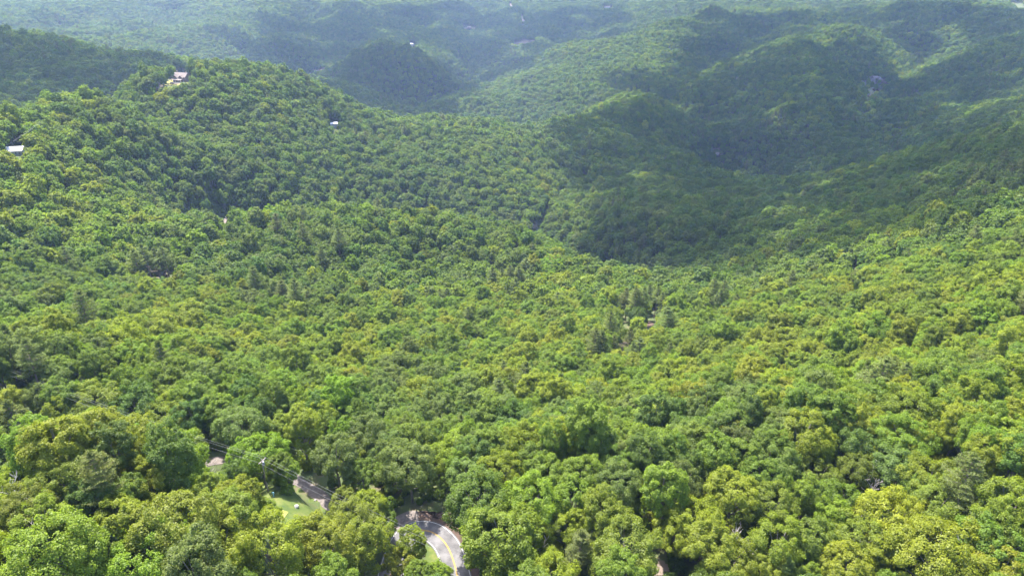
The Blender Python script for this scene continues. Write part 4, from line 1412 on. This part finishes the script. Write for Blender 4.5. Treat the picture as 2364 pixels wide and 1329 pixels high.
# ------------------------------------------------------------------ shrubs under and between the trees
xs = []
for r0, r1, sp in ((60, 300, 4.2), (300, 700, 5.6)):
    gx, gy = np.meshgrid(np.arange(-600, 600, sp), np.arange(30, r1, sp))
    x, y = gx.ravel() + rng.uniform(-.5, .5, gx.size) * sp, gy.ravel() + rng.uniform(-.5, .5, gx.size) * sp
    r = np.hypot(x, y)
    xs.append(np.stack([x, y], 1)[(r >= r0) & (r < r1) & (np.abs(x) < .85 * y + 60)])
BT = np.concatenate(xs)
BZ = height(BT[:, 0], BT[:, 1])
BS = rng.uniform(.14, .42, len(BT))
kb = line_dist(BT[:, 0], BT[:, 1], ROAD) > 4.4 + 5 * BS
kb &= (line_dist(BT[:, 0], BT[:, 1], DRIVE) > 2.4 + 5 * BS) & (line_dist(BT[:, 0], BT[:, 1], SPUR) > 3.0)
kb &= ~blocks_open(BT[:, 0], BT[:, 1], BZ, 5.5 * BS, 17 * BS, .0)
BT, BZ, BS = BT[kb], BZ[kb], BS[kb]
BTI = rng.choice([TN.index(a) for a in ('bright green', 'mid green', 'yellow-green', 'deep green')], len(BT))
# ------------------------------------------------------------------ instanced forest
proto_cols = bpy.data.collections.new('tree_kinds')
pi = 0
PINDEX = {}
for lod, _, _ in LODS:
    for si in range(len(SPECIES)):
        cm, tm = PROTO[si, lod]
        me = joined('tree_kind', cm, tm)
        o = bpy.data.objects.new('kind_%03d' % pi, me)
        proto_cols.objects.link(o)
        PINDEX[si, lod] = pi
        pi += 1

def forest_object(name, xyz, idx, rot, scl, tint):
    me = bpy.data.meshes.new(name)
    me.vertices.add(len(xyz))
    me.vertices.foreach_set('co', xyz.astype(np.float32).ravel())
    def attr(nm, typ, data, key):
        a = me.attributes.new(nm, typ, 'POINT')
        a.data.foreach_set(key, data.ravel())
    attr('kind_index', 'INT', idx.astype(np.int32), 'value')
    attr('spin', 'FLOAT_VECTOR', rot.astype(np.float32), 'vector')
    attr('size', 'FLOAT_VECTOR', scl.astype(np.float32), 'vector')
    attr('tint', 'FLOAT_VECTOR', tint.astype(np.float32), 'vector')
    o = bpy.data.objects.new(name, me)
    COL.objects.link(o)
    ng = bpy.data.node_groups.new(name, 'GeometryNodeTree')
    ng.interface.new_socket('Geometry', in_out='INPUT', socket_type='NodeSocketGeometry')
    ng.interface.new_socket('Geometry', in_out='OUTPUT', socket_type='NodeSocketGeometry')
    gi, go = ng.nodes.new('NodeGroupInput'), ng.nodes.new('NodeGroupOutput')
    iop = ng.nodes.new('GeometryNodeInstanceOnPoints')
    ci = ng.nodes.new('GeometryNodeCollectionInfo')
    ci.inputs['Collection'].default_value = proto_cols
    ci.inputs['Separate Children'].default_value = True
    ci.inputs['Reset Children'].default_value = True
    iop.inputs['Pick Instance'].default_value = True
    def named(nm, typ):
        a = ng.nodes.new('GeometryNodeInputNamedAttribute')
        a.data_type = typ
        a.inputs['Name'].default_value = nm
        return a.outputs['Attribute']
    L = ng.links.new
    L(gi.outputs[0], iop.inputs['Points'])
    L(ci.outputs[0], iop.inputs['Instance'])
    L(named('kind_index', 'INT'), iop.inputs['Instance Index'])
    L(named('spin', 'FLOAT_VECTOR'), iop.inputs['Rotation'])
    L(named('size', 'FLOAT_VECTOR'), iop.inputs['Scale'])
    L(iop.outputs[0], go.inputs[0])
    md = o.modifiers.new('trees', 'NODES')
    md.node_group = ng
    o['kind'] = 'stuff'
    return o

R_all = np.hypot(PT[:, 0], PT[:, 1])
lod = np.where(R_all < 420, 0, np.where(R_all < 1000, 1, 2))
ln = [l[0] for l in LODS]
idx = np.array([PINDEX[s, ln[l]] for s, l in zip(SPI, lod)])
n = len(PT)
rot = np.stack([rng.normal(0, .04, n), rng.normal(0, .04, n), rng.uniform(0, 6.28, n)], 1)
scl = np.stack([SC, SC, SZ], 1)
forest = forest_object('forest', np.stack([PT[:, 0], PT[:, 1], PZ - 0.3], 1), idx, rot, scl, TC)
forest['label'] = 'broadleaf forest covering the hills and valleys beyond the nearer trees'
n2 = len(BT)
idx2 = np.array([PINDEX[int(q), 'B'] for q in rng.choice((0, 1, 9, 10), n2)])
rot2 = np.stack([np.zeros(n2), np.zeros(n2), rng.uniform(0, 6.28, n2)], 1)
scl2 = BS[:, None] * np.ones((1, 3))
shrubs = forest_object('undergrowth', np.stack([BT[:, 0], BT[:, 1], BZ - 7.2 * BS], 1), idx2, rot2, scl2, tint_rgb(BTI, rng))
shrubs['label'] = 'green undergrowth beneath and between the nearer trees'

# ------------------------------------------------------------------ haze
hx, hy0, hy1 = 11000, -700, 9300
zlo = float(GZ.min()) - 5
zhi = max(CAM_Z, float(GZ.max()) + 40) + 12
hv = [(x, y, z) for z in (zlo, zhi) for y in (hy0, hy1) for x in (-hx, hx)]
hf = [(0, 2, 3, 1), (4, 5, 7, 6), (0, 1, 5, 4), (2, 6, 7, 3), (0, 4, 6, 2), (1, 3, 7, 5)]
hm, nt = new_mat('haze')
pv = nd(nt, 'ShaderNodeVolumePrincipled')
pv.inputs['Color'].default_value = (0.45, 0.62, 1.0, 1)
pv.inputs['Density'].default_value = 0.000058
pv.inputs['Anisotropy'].default_value = 0.25
o = nd(nt, 'ShaderNodeOutputMaterial')
nt.links.new(pv.outputs[0], o.inputs['Volume'])
haze = mesh_obj('haze', hv, hf, hm)
haze['kind'] = 'stuff'
print('TREES', n, 'GZ', GZ.min(), GZ.max(), 'box', zlo, zhi)
